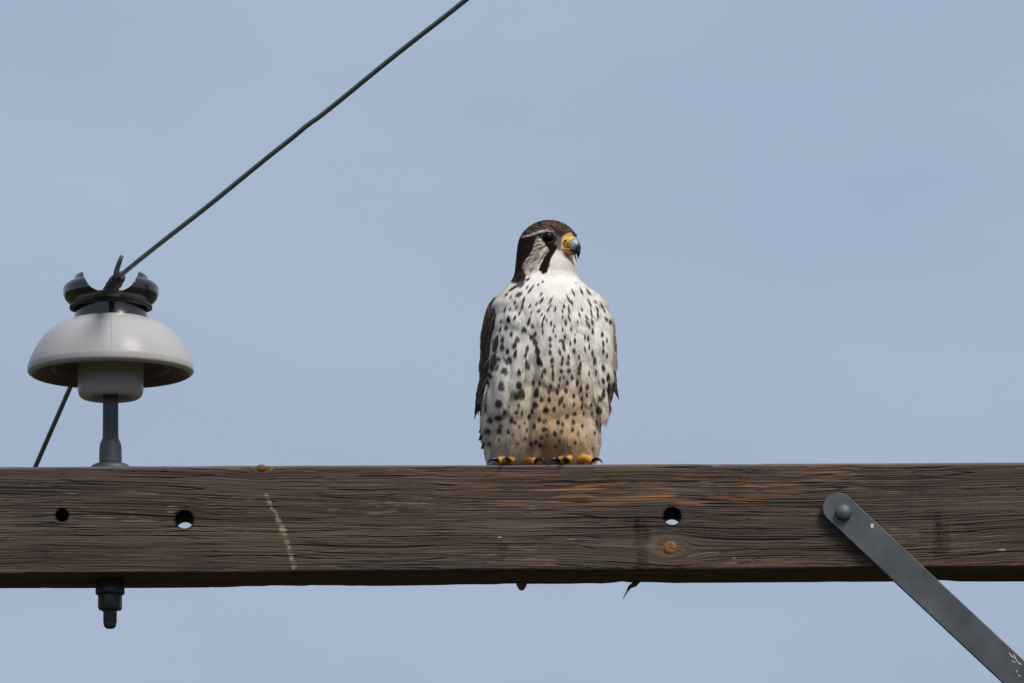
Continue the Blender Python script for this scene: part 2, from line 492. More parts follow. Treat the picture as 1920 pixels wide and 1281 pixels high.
def mesh_mixed(name, V, Q, T, C, mat, parent):
    me = bpy.data.meshes.new(name)
    V = np.asarray(V, np.float32)
    me.vertices.add(len(V)); me.vertices.foreach_set("co", V.ravel())
    me.loops.add(Q.size + T.size)
    me.loops.foreach_set("vertex_index", np.concatenate([Q.ravel(), T.ravel()]).astype(np.int32))
    me.polygons.add(len(Q) + len(T))
    me.polygons.foreach_set("loop_start", np.concatenate([np.arange(0, Q.size, 4), Q.size + np.arange(0, T.size, 3)]).astype(np.int32))
    me.update(calc_edges=True)
    a = me.attributes.new("Col", 'FLOAT_COLOR', 'POINT')
    c4 = np.ones((len(V), 4), np.float32); c4[:, :3] = C
    a.data.foreach_set("color", c4.ravel())
    me.polygons.foreach_set("use_smooth", np.ones(len(me.polygons), bool))
    me.materials.append(mat)
    o = bpy.data.objects.new(name, me); COL.objects.link(o)
    o.parent = parent; o.matrix_parent_inverse = Matrix.Translation(-Vector(parent.location))
    return o

arm = thing("crossarm", "weathered dark brown wooden crossarm with bolt holes, under the falcon", "crossarm", (0, 0, ZT - AH))
mesh_mixed("beam", Vall, quads, tris, Call, M['wood'], arm)

def knot_part(kx, ky, kr, flat=1.0):
    c = np.array(W(kx, ky, YF - 0.0004)); n = 24; rings = 9
    Vk, Ck = [], []
    for i in range(rings):
        f = i / (rings - 1)
        for j in range(n):
            t = 2 * np.pi * j / n
            rr = kr / PPM * f * (1 + 0.03 * math.sin(3 * t + kx) + 0.02 * math.sin(5 * t))
            zz = -0.0009 * (1 - f ** 4) + 0.0016 * f ** 8 + 0.0004 * rng.normal() * (f < 0.95)
            Vk.append((c[0] + rr * math.cos(t), c[1] + zz, c[2] + rr * flat * math.sin(t)))
            rp = 0.5 + 0.5 * math.sin(f * 17 + 0.7 * math.sin(2 * t)) + 0.25 * rng.normal()
            base = np.array(lin(150, 98, 52)) * (0.65 + 0.45 * np.clip(rp, 0, 1))
            if f > 0.9: base = np.array(lin(40, 28, 22))
            Ck.append(base)
    return mesh_obj("knot", np.array(Vk), grid_faces(rings, n, True), M['knot'], arm, col=np.array(Ck))
knot_part(1256, 1026, 14)
knot_part(491, 877, 9.5, 0.72)

# hanging splinter and resin drop on the lower rear edge
zb = (1096)
pth = [W(1200, 1088, YB - 0.004), W(1190, 1096, YB - 0.002), W(1181, 1101, YB - 0.001), W(1175, 1111, YB), W(1168, 1124, YB + 0.001)]
v, f = tube(pth, [0.0022, 0.0032, 0.0022, 0.0009, 0.0003], 8)
mesh_obj("splinter", v, f, M['resin'], arm)
v, f = lathe([(0.0001, -0.009), (0.002, -0.0085), (0.0042, -0.006), (0.006, -0.002), (0.0068, 0.002)], W(978, 1093, YB - 0.006), 20)
mesh_obj("resin_drop", v, f, M['resin'], arm)

# ------------------------------------------------------------------ pole (just outside the frame, carries the arm)
PX = 0.93
pole = thing("utility_pole", "round weathered wooden utility pole carrying the crossarm", "utility pole", (PX, 0.155, 0))
prof = [(0.15 - 0.035 * t, 7.55 * t) for t in np.linspace(0, 1, 30)] + [(0.06, 7.565), (0.0005, 7.57)]
v, f = lathe(prof, (PX, 0.155 + 0.01, 0), 48)
mesh_obj("pole_shaft", v, f, M['pole'], pole)
v, f = join([tube([(PX, YF - 0.016, ZT - 0.06), (PX, YF + 0.01, ZT - 0.06)], 0.016, 6), tube([(PX, YF - 0.006, ZT - 0.06), (PX, YF - 0.0005, ZT - 0.06)], 0.03, 4), tube([(PX, YF, ZT - 0.06), (PX, 0.30, ZT - 0.06)], 0.008, 12)])
mesh_obj("through_bolt", v, f, M['steel'], pole, smooth=False)

# ------------------------------------------------------------------ brace
ax, ay, _ = 1570, 952.5, 0
A = np.array(W(ax, ay, 0)); A[1] = YF - 0.0056
B = np.array(W(2050, 952.5 + 480 * 0.935, 0)); B[1] = A[1]
A[2] = W(ax, ay, A[1])[2]; B[2] = W(2050, 952.5 + 480 * 0.935, B[1])[2]
Cc = np.array([PX - 0.005, 0.052, B[2] - (PX - 0.005 - B[0]) * 0.935])
brace = thing("crossarm_brace", "flat grey steel brace bolted slantwise to the crossarm", "brace", tuple(Cc))
hw, th = 0.0172, 0.0030
def bar_section(p, d, n):
    side = np.cross(n, d); side /= np.linalg.norm(side)
    return side
Pth = [A, A + (B - A) * 0.5, B, Cc]
nrm = np.array([0, -1.0, 0])
verts, faces = [], []
dirs = [(B - A), (B - A), (B - A) / np.linalg.norm(B - A) + (Cc - B) / np.linalg.norm(Cc - B), (Cc - B)]
d0 = (B - A) / np.linalg.norm(B - A)
s0 = bar_section(A, d0, nrm)
outline = []                                  # rounded upper end
for t in np.linspace(np.pi / 2, -np.pi / 2, 21):
    outline.append(A + s0 * hw * math.sin(t) - d0 * hw * math.cos(t))
# sampled edges
ptsL, ptsR = [], []
for i, p in enumerate(Pth[1:], 1):
    d = dirs[i] / np.linalg.norm(dirs[i]); sd = bar_section(p, d, nrm)
    ptsL.append(p - sd * hw); ptsR.append(p + sd * hw)
front = []
loop = outline + ptsL + ptsR[::-1]
be = 0.0009
ctr = np.mean(loop, 0)
def inset(loop, e):
    L = np.array(loop); n = len(L); o_ = []
    for i in range(n):
        t1 = L[i] - L[i - 1]; t2 = L[(i + 1) % n] - L[i]
        nn = np.cross(t1 / np.linalg.norm(t1) + t2 / np.linalg.norm(t2), nrm); nn /= np.linalg.norm(nn)
        o_.append(L[i] + nn * e)
    return np.array(o_)
t_ = inset(loop, 0.001)
sgn = 1 if np.linalg.norm(t_[10] - A) < np.linalg.norm(loop[10] - A) else -1
lv = [inset(loop, sgn * be) + nrm * th, np.array(loop) + nrm * (th - be), np.array(loop) - nrm * (th - be), inset(loop, sgn * be) - nrm * th]
n = len(loop)
V = np.concatenate(lv)
F = [tuple(q) for q in grid_faces(4, n, True)]
def capfaces(o_):
    fs = []
    k = len(outline)
    fs.append(tuple(o_ + i for i in range(k)))
    Ls = [o_ + k - 1] + [o_ + k + i for i in range(len(ptsL))]
    Rs = [o_ + 0] + [o_ + n - 1 - i for i in range(len(ptsR))]
    for i in range(len(Ls) - 1):
        fs.append((Rs[i], Ls[i], Ls[i + 1], Rs[i + 1]))
    return fs
F += capfaces(0) + [q[::-1] for q in capfaces(3 * n)]
mesh_obj("flat_bar", V, F, M['steel'], brace, smooth=False)
bc = np.array(W(1580, 961, A[1] - th)); bc[1] = A[1] - th
# domed carriage bolt head with square shoulder
hv = []
for rr_, y_ in [(0.0092, 0.0), (0.0092, -0.0035), (0.0086, -0.0052), (0.0062, -0.0068), (0.0002, -0.0075)]:
    hv.append((rr_, y_))
v, f = lathe([(r_, -y_) for r_, y_ in hv], (0, 0, 0), 8)
v = np.stack([v[:, 0], -v[:, 2], v[:, 1]], -1) + bc
mesh_obj("bolt_head", v, f, M['steel'], brace, smooth=False)
v, f = tube([bc + np.array([0, 0.0, 0]), bc + np.array([0, 0.075, 0])], 0.005, 12)
mesh_obj("bolt_shank", v, f, M['dark_steel'], brace)
v, f = tube([Cc + nrm * 0.010, Cc - nrm * 0.03], 0.010, 6)
mesh_obj("lag_screw", v, f, M['steel'], brace, smooth=False)
cp = W(1634, 986, A[1]); k_ = 9
ch = [(cp[0] + (3.2 + rng.normal() * 0.6) / PPM * math.cos(t), A[1] - th - 0.0003, cp[2] + (4.5 + rng.normal() * 0.7) / PPM * math.sin(t)) for t in np.linspace(0, 2 * np.pi, k_, endpoint=False)]
M['chip'] = base_mat("pale_droppings", 0.9, (0.62, 0.54, 0.44))[0]
def fleck(pts, parent):
    P = np.array(pts); n_ = len(P)
    Pb = P.copy(); Pb[:, 1] += 0.00045
    Vv = np.concatenate([P, Pb])
    Ff = [tuple(range(n_))] + [(i, (i + 1) % n_, n_ + (i + 1) % n_, n_ + i) for i in range(n_)]
    return mesh_obj("dropping_fleck", Vv, Ff, parent=parent, mat=M['chip'], smooth=False)
fleck(ch, brace)
for (fx, fy, fa, fl, fwid) in [(1893, 1228, 50, 16, 2.4), (1901, 1233, 62, 18, 2.0), (1908, 1243, 35, 9, 3.0), (1898, 1240, 20, 8, 1.8), (1904, 1258, 75, 10, 1.6), (1908, 1266, 30, 5, 2.2)]:
    t = R(fa); c_ = W(fx, fy, A[1])
    pts = []
    for u in np.linspace(0, 2 * np.pi, 10, endpoint=False):
        a_, b_ = fl / 2 * math.cos(u) * (1 + 0.2 * rng.normal()), fwid / 2 * math.sin(u) * (1 + 0.3 * rng.normal())
        pts.append((c_[0] + (a_ * math.cos(t) - b_ * math.sin(t)) / PPM, A[1] - th - 0.0003, c_[2] - (a_ * math.sin(t) + b_ * math.cos(t)) / PPM))
    fleck(pts, brace)

# ------------------------------------------------------------------ insulator on its pin
IX = 207
def zpx(y):                                   # height above arm top for a point on the axis seen at row y
    return (884 - y) / PPM / CE
ic = W(IX, 884, 0)
ic = (ic[0], 0.0, ZT)
def prof_px(lst):
    return [(r_ / PPM, zpx(y_)) for r_, y_ in lst]
def dense(lst, n_=60):
    L = np.array(lst, float)
    d = np.concatenate([[0], np.cumsum(np.hypot(*np.diff(L, axis=0).T))])
    t = np.linspace(0, d[-1], n_)
    return list(zip(pchip(d, L[:, 0], t), pchip(d, L[:, 1], t)))
ins = thing("pin_insulator", "bell shaped porcelain insulator, black head over a pale grey skirt", "insulator", (ic[0], 0, ZT + zpx(745)))
v, f = lathe(prof_px(dense([(66, 596), (72, 600), (84, 603.5), (98, 610), (112, 619), (126, 632), (138, 648), (147, 664), (153.5, 679), (156.5, 690), (156.5, 696), (153, 701), (147.5, 703.5)], 70)), ic, 128)
mesh_obj("skirt", v, f, M['glaze'], ins)
seam_p = [(ic[0] + r_ * 0.024, -r_ * 0.9997, ic[2] + z_) for r_, z_ in prof_px(dense([(72, 600), (84, 603.5), (98, 610), (112, 619), (126, 632), (138, 648), (147, 664), (152, 675)], 30))]
v, f = tube(seam_p, 0.00026, 6)
mesh_obj("mould_seam", v, f, M['seam'], ins)
v, f = lathe(prof_px(dense([(147.5, 703.5), (142, 700), (134, 692), (126, 684), (120, 683), (115, 690), (110, 695), (105, 690), (98, 676), (86, 668), (72, 668), (63, 672)], 60)), ic, 128)
mesh_obj("skirt_underside", v, f, M['under'], ins)
v, f = lathe(prof_px(dense([(62, 664), (62, 700), (62, 730), (60.5, 739), (56, 745), (50, 747.5), (42, 747), (36, 742), (30, 730), (24, 715), (15, 708)], 60)), ic, 96)
mesh_obj("petticoat", v, f, M['glaze'], ins)
v, f = lathe(prof_px(dense([(71, 601), (68.5, 592), (66.5, 582), (65.5, 574), (66, 568)], 30)), ic, 96)
mesh_obj("neck", v, f, M['black_glaze'], ins)
# head with two ears: turned knob cut by a saddle groove that runs with the wire
knob = dense([(66, 577), (72, 573), (80, 568), (87, 560), (90, 551), (90, 543), (86.5, 535.5), (79, 530), (71, 526.5), (70, 524), (68.5, 520), (66, 517), (60, 515), (46, 514.5), (26, 514.5), (0.3, 514.5)], 100)
v, f = lathe(prof_px(knob), ic, 160)
gx = np.array([0, 12, 24, 34, 41, 46, 50, 53, 56]) / PPM
gy = np.array([563, 562.5, 560, 555, 548, 539, 528, 514, 500])
gz = np.array([ZT + zpx(y_) for y_ in gy])
lim = np.interp(np.abs(v[:, 0] - ic[0]), gx, gz)
cut = v[:, 2] > lim
v[:, 2] = np.where(cut, lim, v[:, 2])
mesh_obj("head", v, f, M['black_glaze'], ins)

pin = thing("insulator_pin", "grey steel pin through the crossarm holding up the insulator", "insulator pin", (ic[0], 0, ZT))
v, f = lathe(prof_px(dense([(14.6, 700), (14.6, 760), (14.8, 800), (15.2, 822), (17.5, 827), (20, 834), (21, 842), (21.5, 868)], 40)), ic, 40)
mesh_obj("shank", v, f, M['pin'], pin)
v, f = lathe(prof_px(dense([(21, 869.5), (26, 870.0), (32, 872), (37, 876), (39, 881), (39, 884.6)], 24)), ic, 40)
mesh_obj("base_flange", v, f, M['pin'], pin)
v, f = join([lathe(prof_px([(12, 1075), (33, 1075), (33, 1098), (33, 1103), (12, 1103.5)]), ic, 4)])
w_ = 28 / PPM
z1, z2 = ZT + zpx(1080), ZT + zpx(1104)
v, f = lathe(prof_px([(8, 1084), (26.5, 1084), (27, 1104), (27.5, 1105.5), (27.5, 1112), (26.5, 1114), (8, 1114)]), ic, 40)
mesh_obj("washer", v, f, M['dark_steel'], pin)
v, f = lathe(prof_px([(8, 1113.9), (22, 1113.9), (23, 1116), (23, 1140), (21.5, 1143.5), (8, 1143.5)]), ic, 6)
rot = R(12)
vx, vy = v[:, 0] - ic[0], v[:, 1].copy()
v[:, 0] = ic[0] + vx * math.cos(rot) - vy * math.sin(rot); v[:, 1] = vx * math.sin(rot) + vy * math.cos(rot)
mesh_obj("nut", v, f, M['dark_steel'], pin, smooth=False)
thr = [(12.6 + 0.7 * math.sin(k * 1.7), 1140 + k * 0.55) for k in range(52)]
thr += [(12.2, 1170), (11, 1174), (8, 1177.5), (0.3, 1179)]
v, f = lathe(prof_px(thr), ic, 32)
mesh_obj("threaded_end", v, f, M['dark_steel'], pin)

# ------------------------------------------------------------------ conductor and its tie
wr = 0.0027
wc = np.array(W(205, 557, 0.0))
w1 = np.array(W(208, 541.5, -0.048)); w2 = np.array(W(228, 517, -0.125))
def wire_dir(o, px, py, fall):
    """direction from o whose image runs through the pixel, falling at the given rate"""
    p0 = to_px(o)
    dx = (px - p0[0]) / PPM; du = (p0[1] - py) / PPM
    t = du / (SE * (1 if du > 0 else -1) + fall * CE)
    d = np.array([dx, -t if du > 0 else t, t * fall])
    return d, np.linalg.norm(d)
dF, LF = wire_dir(w2, 927, 0, -0.012)
dB, LB = wire_dir(wc, 46, 880, -0.10)
dF /= LF; dB /= LB
path = []
for t in [30, 20, 12, 8, 5]:
    path.append(wc + dB * t + np.array([0, 0, 0.0008 * t * t]))
for t in np.linspace(3, 0.06, 30):
    path.append(wc + dB * t)
mid = [wc + dB * 0.03, wc, wc * 0.5 + w1 * 0.5, w1, w1 * 0.5 + w2 * 0.5, w2 - (w2 - w1) * 0.1, w2 + dF * 0.01]
path += mid
for t in np.linspace(0.04, 3, 90):
    k = np.array([0.0, 0, 0.0]); tt = t / LF
    k[2] += 0.0012 * math.exp(-((tt - 0.515) / 0.022) ** 2) * (1 if tt < 0.53 else 0.5) + 0.0005 * math.sin(tt * 19)
    path.append(w2 + dF * t + k)
for t in [5, 8, 12, 16, 20, 24]:
    path.append(w2 + dF * t)
v, f = tube(path, wr, 14)
tag(mesh_obj("overhead_wire", v, f, M['wire']), "thin grey overhead wire running over the insulator head into the sky", "wire")

tie = thing("tie_wire", "dark tie wire lashing the overhead wire to the insulator head", "tie wire", tuple(wc))
# fat serving of wraps along the wire in front of the head
pw = []
dW = (w2 - w1); LW = np.linalg.norm(dW); dW /= LW
U1 = np.cross(dW, [0, 0, 1.0]); U1 /= np.linalg.norm(U1); U2 = np.cross(U1, dW)
nturn = 19
for a in np.linspace(0, 2 * np.pi * nturn, nturn * 16):
    q = a / (2 * np.pi * nturn)
    swell = 0.0042 + 0.0014 * math.sin(q * math.pi) + 0.0006 * math.sin(q * 23)
    pw.append(w1 - dW * 0.020 + dW * (LW + 0.016) * q + swell * (math.cos(a) * U1 + math.sin(a) * U2))
v, f = tube(pw, 0.0022, 8)
mesh_obj("wrap", v, f, M['tie'], tie)
e0 = w2 - dW * 0.01 + np.array([-0.003, 0, 0.001])
tail = np.array([W(219.5, 512, e0[1]), W(222, 503, e0[1]), W(226, 492, e0[1] - 0.002), W(230.5, 480, e0[1] - 0.004)])
v, f = tube(np.vstack([e0[None], tail]), [0.0030, 0.0030, 0.0029, 0.0027, 0.0020], 10)
mesh_obj("tail", v, f, M['tie'], tie)
# lashing round the neck: behind, and rising to the saddle at the front and back
def neck_loop(sgn, dz):
    pts = []
    for t in np.linspace(0, 1, 60):
        ang = -np.pi / 2 + sgn * t * np.pi      # front -> side -> back
        c_ = abs(math.cos(ang))
        y_ = 577 - 17 * (1 - c_) ** 0.85
        r_ = 72.5 + (1 - c_) * 6
        pts.append((ic[0] + r_ / PPM * math.cos(ang), r_ / PPM * math.sin(ang), ZT + zpx(y_) + dz))
    return pts
for sgn in (-1, 1):
    v, f = tube(np.array(neck_loop(sgn, 0.0)), 0.0034, 10)
    mesh_obj("lashing", v, f, M['tie'], tie)

# ------------------------------------------------------------------ the falcon
fal = thing("falcon", "spotted white and brown falcon perched on the crossarm, head turned", "falcon", (W(1020, 884)[0], -0.01, ZT))

# body: one continuous loft of horizontal rings from hem to crown (photo rows, pixels; depths in mm)
RT = np.array([
 # y,   l,    r,   yf,  yb
 [881, 940, 1085, -24, 16],
 [876, 927, 1099, -30, 22],
 [866, 918, 1108, -37, 28],
 [850, 911, 1116, -44, 34],
 [825, 906, 1122, -51, 41],
 [800, 902, 1126, -54, 46],
 [770, 904, 1132, -58, 51],
 [740, 908, 1139, -61, 54],
 [700, 911, 1146, -64, 57],
 [660, 913, 1150, -66, 58],
 [620, 915, 1149, -66, 57],
 [595, 918, 1145, -64, 55],
 [575, 922, 1139, -61, 52],
 [560, 931, 1128, -57, 49],
 [548, 942, 1112, -53, 46],
 [538, 951, 1099, -49, 43],
 [528, 959, 1089, -45, 41],
 [518, 964, 1083.5, -42, 40],
 [505, 966.5, 1082, -40, 40],
 [490, 968, 1081, -38, 40],
 [475, 969.5, 1080, -37, 40],
 [460, 971.5, 1080, -36, 39],
 [450, 974, 1080, -35.5, 38],
 [441, 978.5, 1078.5, -34, 36],
 [433, 985, 1073.5, -31.5, 33],
 [426, 994, 1065.5, -27.5, 29],
 [421, 1003, 1056, -22, 24],
 [417.5, 1012, 1046, -15.5, 17],
 [415.8, 1020, 1038, -8, 9],
 [415.2, 1028, 1030, -1, 2]])
RT = RT[::-1]
NR, NA = 330, 260
u = np.linspace(0, 1, NR)
# denser rows at the crown
ydense = np.concatenate([415.2 + (432 - 415.2) * np.linspace(0, 1, 60) ** 2, np.linspace(432, 881, NR - 59)[1:]])
NR = len(ydense)
L_ = pchip(RT[:, 0], RT[:, 1], ydense); R_ = pchip(RT[:, 0], RT[:, 2], ydense)
YFt = pchip(RT[:, 0], RT[:, 3], ydense) / 1000; YBt = pchip(RT[:, 0], RT[:, 4], ydense) / 1000
ys_mid = 0.0
YOFF = -0.004
ang = np.linspace(0, 2 * np.pi, NA, endpoint=False)
ca, sa = np.cos(ang), np.sin(ang)
sup = 2 / 2.25
cxs = np.sign(ca) * np.abs(ca) ** sup; sxs = np.sign(sa) * np.abs(sa) ** sup
cx = ((L_ + R_) / 2 - 960) / PPM; rx = (R_ - L_) / 2 / PPM
Xb = cx[:, None] + rx[:, None] * cxs[None, :]
ymid = (YFt + YBt) / 2 * 0 + YOFF
Yb = np.where(sxs[None, :] < 0, -sxs[None, :] * YFt[:, None], sxs[None, :] * YBt[:, None]) + YOFF
Zb = np.repeat((ZT + ((884 - ydense) / PPM + YOFF * SE) / CE)[:, None], NA, 1)
Pb = np.stack([Xb, Yb, Zb], -1)

HC = np.array(W(1024, 458, -0.003))            # head centre
YAW = R(51)
fwd = np.array([math.sin(YAW), -math.cos(YAW), 0.0]); lat = np.array([-math.cos(YAW), -math.sin(YAW), 0.0]); upv = np.array([0, 0, 1.0])
def HL(f_, l_, u_):                            # head-local millimetres -> world
    f_, l_, u_ = [np.asarray(q, float)[..., None] / 1000 for q in (f_, l_, u_)]
    return HC + fwd * f_ + lat * l_ + upv * u_
def head_local(P):
    d = (np.asarray(P) - HC) * 1000
    return d @ fwd, d @ lat, d @ upv

# sculpt the head: muzzle, brow, eye hollows, cheek
f_, l_, u_ = head_local(Pb)
hmask = smoothstep(-46, -30, u_)
phi = np.arctan2(np.abs(l_), f_)
muz = np.exp(-(phi / 0.55) ** 2) * np.exp(-((u_ + 6) / 13) ** 2) * hmask
chin = np.exp(-(phi / 0.6) ** 2) * np.exp(-((u_ + 17) / 7) ** 2) * hmask
Pb = Pb - (fwd * 0.0042) * muz[..., None] - (fwd * 0.0045) * chin[..., None]
EYE = np.array([20.5, 22.0, 1.0])
de = np.sqrt((f_ - EYE[0]) ** 2 + (np.abs(l_) - EYE[1]) ** 2 + (u_ - EYE[2]) ** 2)
hollow = np.exp(-(de / 8.5) ** 2)
brow = np.exp(-(((u_ - EYE[2] - 8.5) / 3.2) ** 2)) * np.exp(-(((phi - 0.75) / 0.45) ** 2)) * hmask
cheek = np.exp(-(((u_ + 22) / 13) ** 2)) * np.exp(-(((phi - 1.1) / 0.5) ** 2)) * hmask
rad_dir = Pb - np.stack([np.repeat(cx[:, None], NA, 1), np.full_like(Xb, YOFF), Zb], -1)
rad_dir /= np.linalg.norm(rad_dir, axis=-1, keepdims=True) + 1e-9
Pb = Pb + rad_dir * (-0.0022 * hollow + 0.0020 * brow + 0.0012 * cheek)[..., None]

# sculpt the trunk: feather masses over the folded wings, belly folds, thighs
px_, py_ = to_px(Pb)
frontm = smoothstep(0.012, -0.012, Pb[..., 1])
def lobe(x0, y0, x1, y1, w0, w1, edge=0.35):
    """tongue of feathers from (x0,y0) down to a rounded tip at (x1,y1)"""
    dx, dy = x1 - x0, y1 - y0; LL = dx * dx + dy * dy
    t = np.clip(((px_ - x0) * dx + (py_ - y0) * dy) / LL, 0, 1)
    dist = np.hypot(px_ - (x0 + t * dx), py_ - (y0 + t * dy))
    wl = w0 + (w1 - w0) * t
    return (1 - smoothstep(1 - edge, 1 + edge * 0.4, dist / wl)) * (0.15 + 0.85 * t)
lb = np.maximum.reduce([lobe(955, 610, 938, 752, 30, 21), 0.9 * lobe(985, 620, 968, 715, 16, 12), 0.8 * lobe(1122, 600, 1128, 700, 24, 18), 0.9 * lobe(1117, 650, 1126, 775, 18, 12), 0.5 * lobe(1085, 620, 1100, 740, 16, 12), 0.35 * lobe(1040, 560, 1040, 690, 40, 34), 0.6 * lobe(1118, 790, 1112, 852, 14, 12), 0.7 * lobe(950, 780, 945, 860, 26, 28), 0.7 * lobe(1075, 770, 1080, 862, 34, 30)])
fold = np.exp(-((px_ - np.interp(py_, [640, 700, 760, 870], [1006, 1000, 992, 985])) / 7) ** 2) * smoothstep(640, 720, py_) * smoothstep(880, 800, py_)
fold2 = np.exp(-((px_ - 1022) / 10) ** 2) * smoothstep(790, 850, py_)
lown = (vnoise(px_ / 22, py_ / 40, 31) - 0.5) + 0.6 * (vnoise(px_ / 9, py_ / 20, 32) - 0.5)
trunk = smoothstep(520, 560, py_)
dsp = (0.0070 * lb - 0.0036 * fold - 0.006 * fold2 + 0.0018 * lown) * frontm * trunk + (1 - frontm) * 0.0015 * lown * trunk
nrm_b = rad_dir.copy()
Pb = Pb + nrm_b * dsp[..., None]
# frayed hem and flank
hem = smoothstep(846, 881, py_) * frontm
Pb[..., 2] += hem * 0.003 * (vnoise(px_ / 8, px_ * 0, 33) - 0.6)

body_V = Pb.reshape(-1, 3)
F_b = grid_faces(NR, NA, True)

# ---- plumage colour map in photo pixels (the bird's own pattern, plus some painted flank shade)
MX0, MY0, MW, MH, SSC = 860, 395, 330, 510, 2.0
gxm, gym = np.meshgrid(MX0 + np.arange(int(MW * SSC)) / SSC, MY0 + np.arange(int(MH * SSC)) / SSC)
def blur(a, sig):
    sig *= SSC
    n_ = int(3 * sig) + 1
    k = np.exp(-0.5 * (np.arange(-n_, n_ + 1) / sig) ** 2); k /= k.sum()
    p = np.pad(a, n_, mode='edge')
    p = np.apply_along_axis(lambda r_: np.convolve(r_, k, 'valid'), 1, p)
    return np.apply_along_axis(lambda r_: np.convolve(r_, k, 'valid'), 0, p)
def poly(pts, soft=1.2, wob=1.5, seed=0):
    x = gxm + (vnoise(gxm / 5, gym / 5, 50 + seed) - 0.5) * 2 * wob
    y = gym + (vnoise(gxm / 5, gym / 5, 70 + seed) - 0.5) * 2 * wob
    ins_ = np.zeros(gxm.shape, bool); n_ = len(pts)
    for i in range(n_):
        xa, ya = pts[i]; xb, yb = pts[(i + 1) % n_]
        if ya == yb: continue
        c_ = ((ya > y) != (yb > y)) & (x < (xb - xa) * (y - ya) / (yb - ya) + xa)
        ins_ ^= c_
    return blur(ins_.astype(float), soft)
def streak(deg, ln, wd, seed):
    t = R(deg)
    a = gxm * math.cos(t) + gym * math.sin(t); b = -gxm * math.sin(t) + gym * math.cos(t)
    return vnoise(a / ln, b / wd, seed)
white = np.array(lin(245, 238, 228)); buff = np.array(lin(224, 184, 134)); tan = np.array(lin(192, 146, 92))
brown = np.array(lin(78, 60, 54)); dbrown = np.array(lin(46, 33, 29)); spotc = np.array(lin(56, 43, 36))
pm = np.ones(gxm.shape + (3,)) * white
def lay(mask, c_):
    global pm
    pm = pm * (1 - mask[..., None]) + mask[..., None] * np.asarray(c_)
# warm belly
bel = np.clip(np.exp(-(((gxm - 1050) / 72) ** 2 + ((gym - 800) / 85) ** 2)) * 1.3, 0, 1) * 0.9
lay(bel, buff)
lay(np.clip(np.exp(-(((gxm - 1040) / 85) ** 2 + ((gym - 848) / 26) ** 2)), 0, 1) * 0.75, tan)
lay(np.clip(np.exp(-(((gxm - 945) / 45) ** 2 + ((gym - 810) / 50) ** 2)), 0, 1) * 0.75, lin(170, 146, 118))  # lower-left flank: darker buff feathers with some shade painted into the colour
lay(0.35 * smoothstep(0.5, 0.8, vnoise(gxm / 14, gym / 30, 41)) * smoothstep(620, 720, gym), lin(206, 190, 168))
lay(0.25 * smoothstep(0.5, 0.9, streak(90, 16, 2.2, 42)) * smoothstep(520, 560, gym), lin(206, 196, 184))

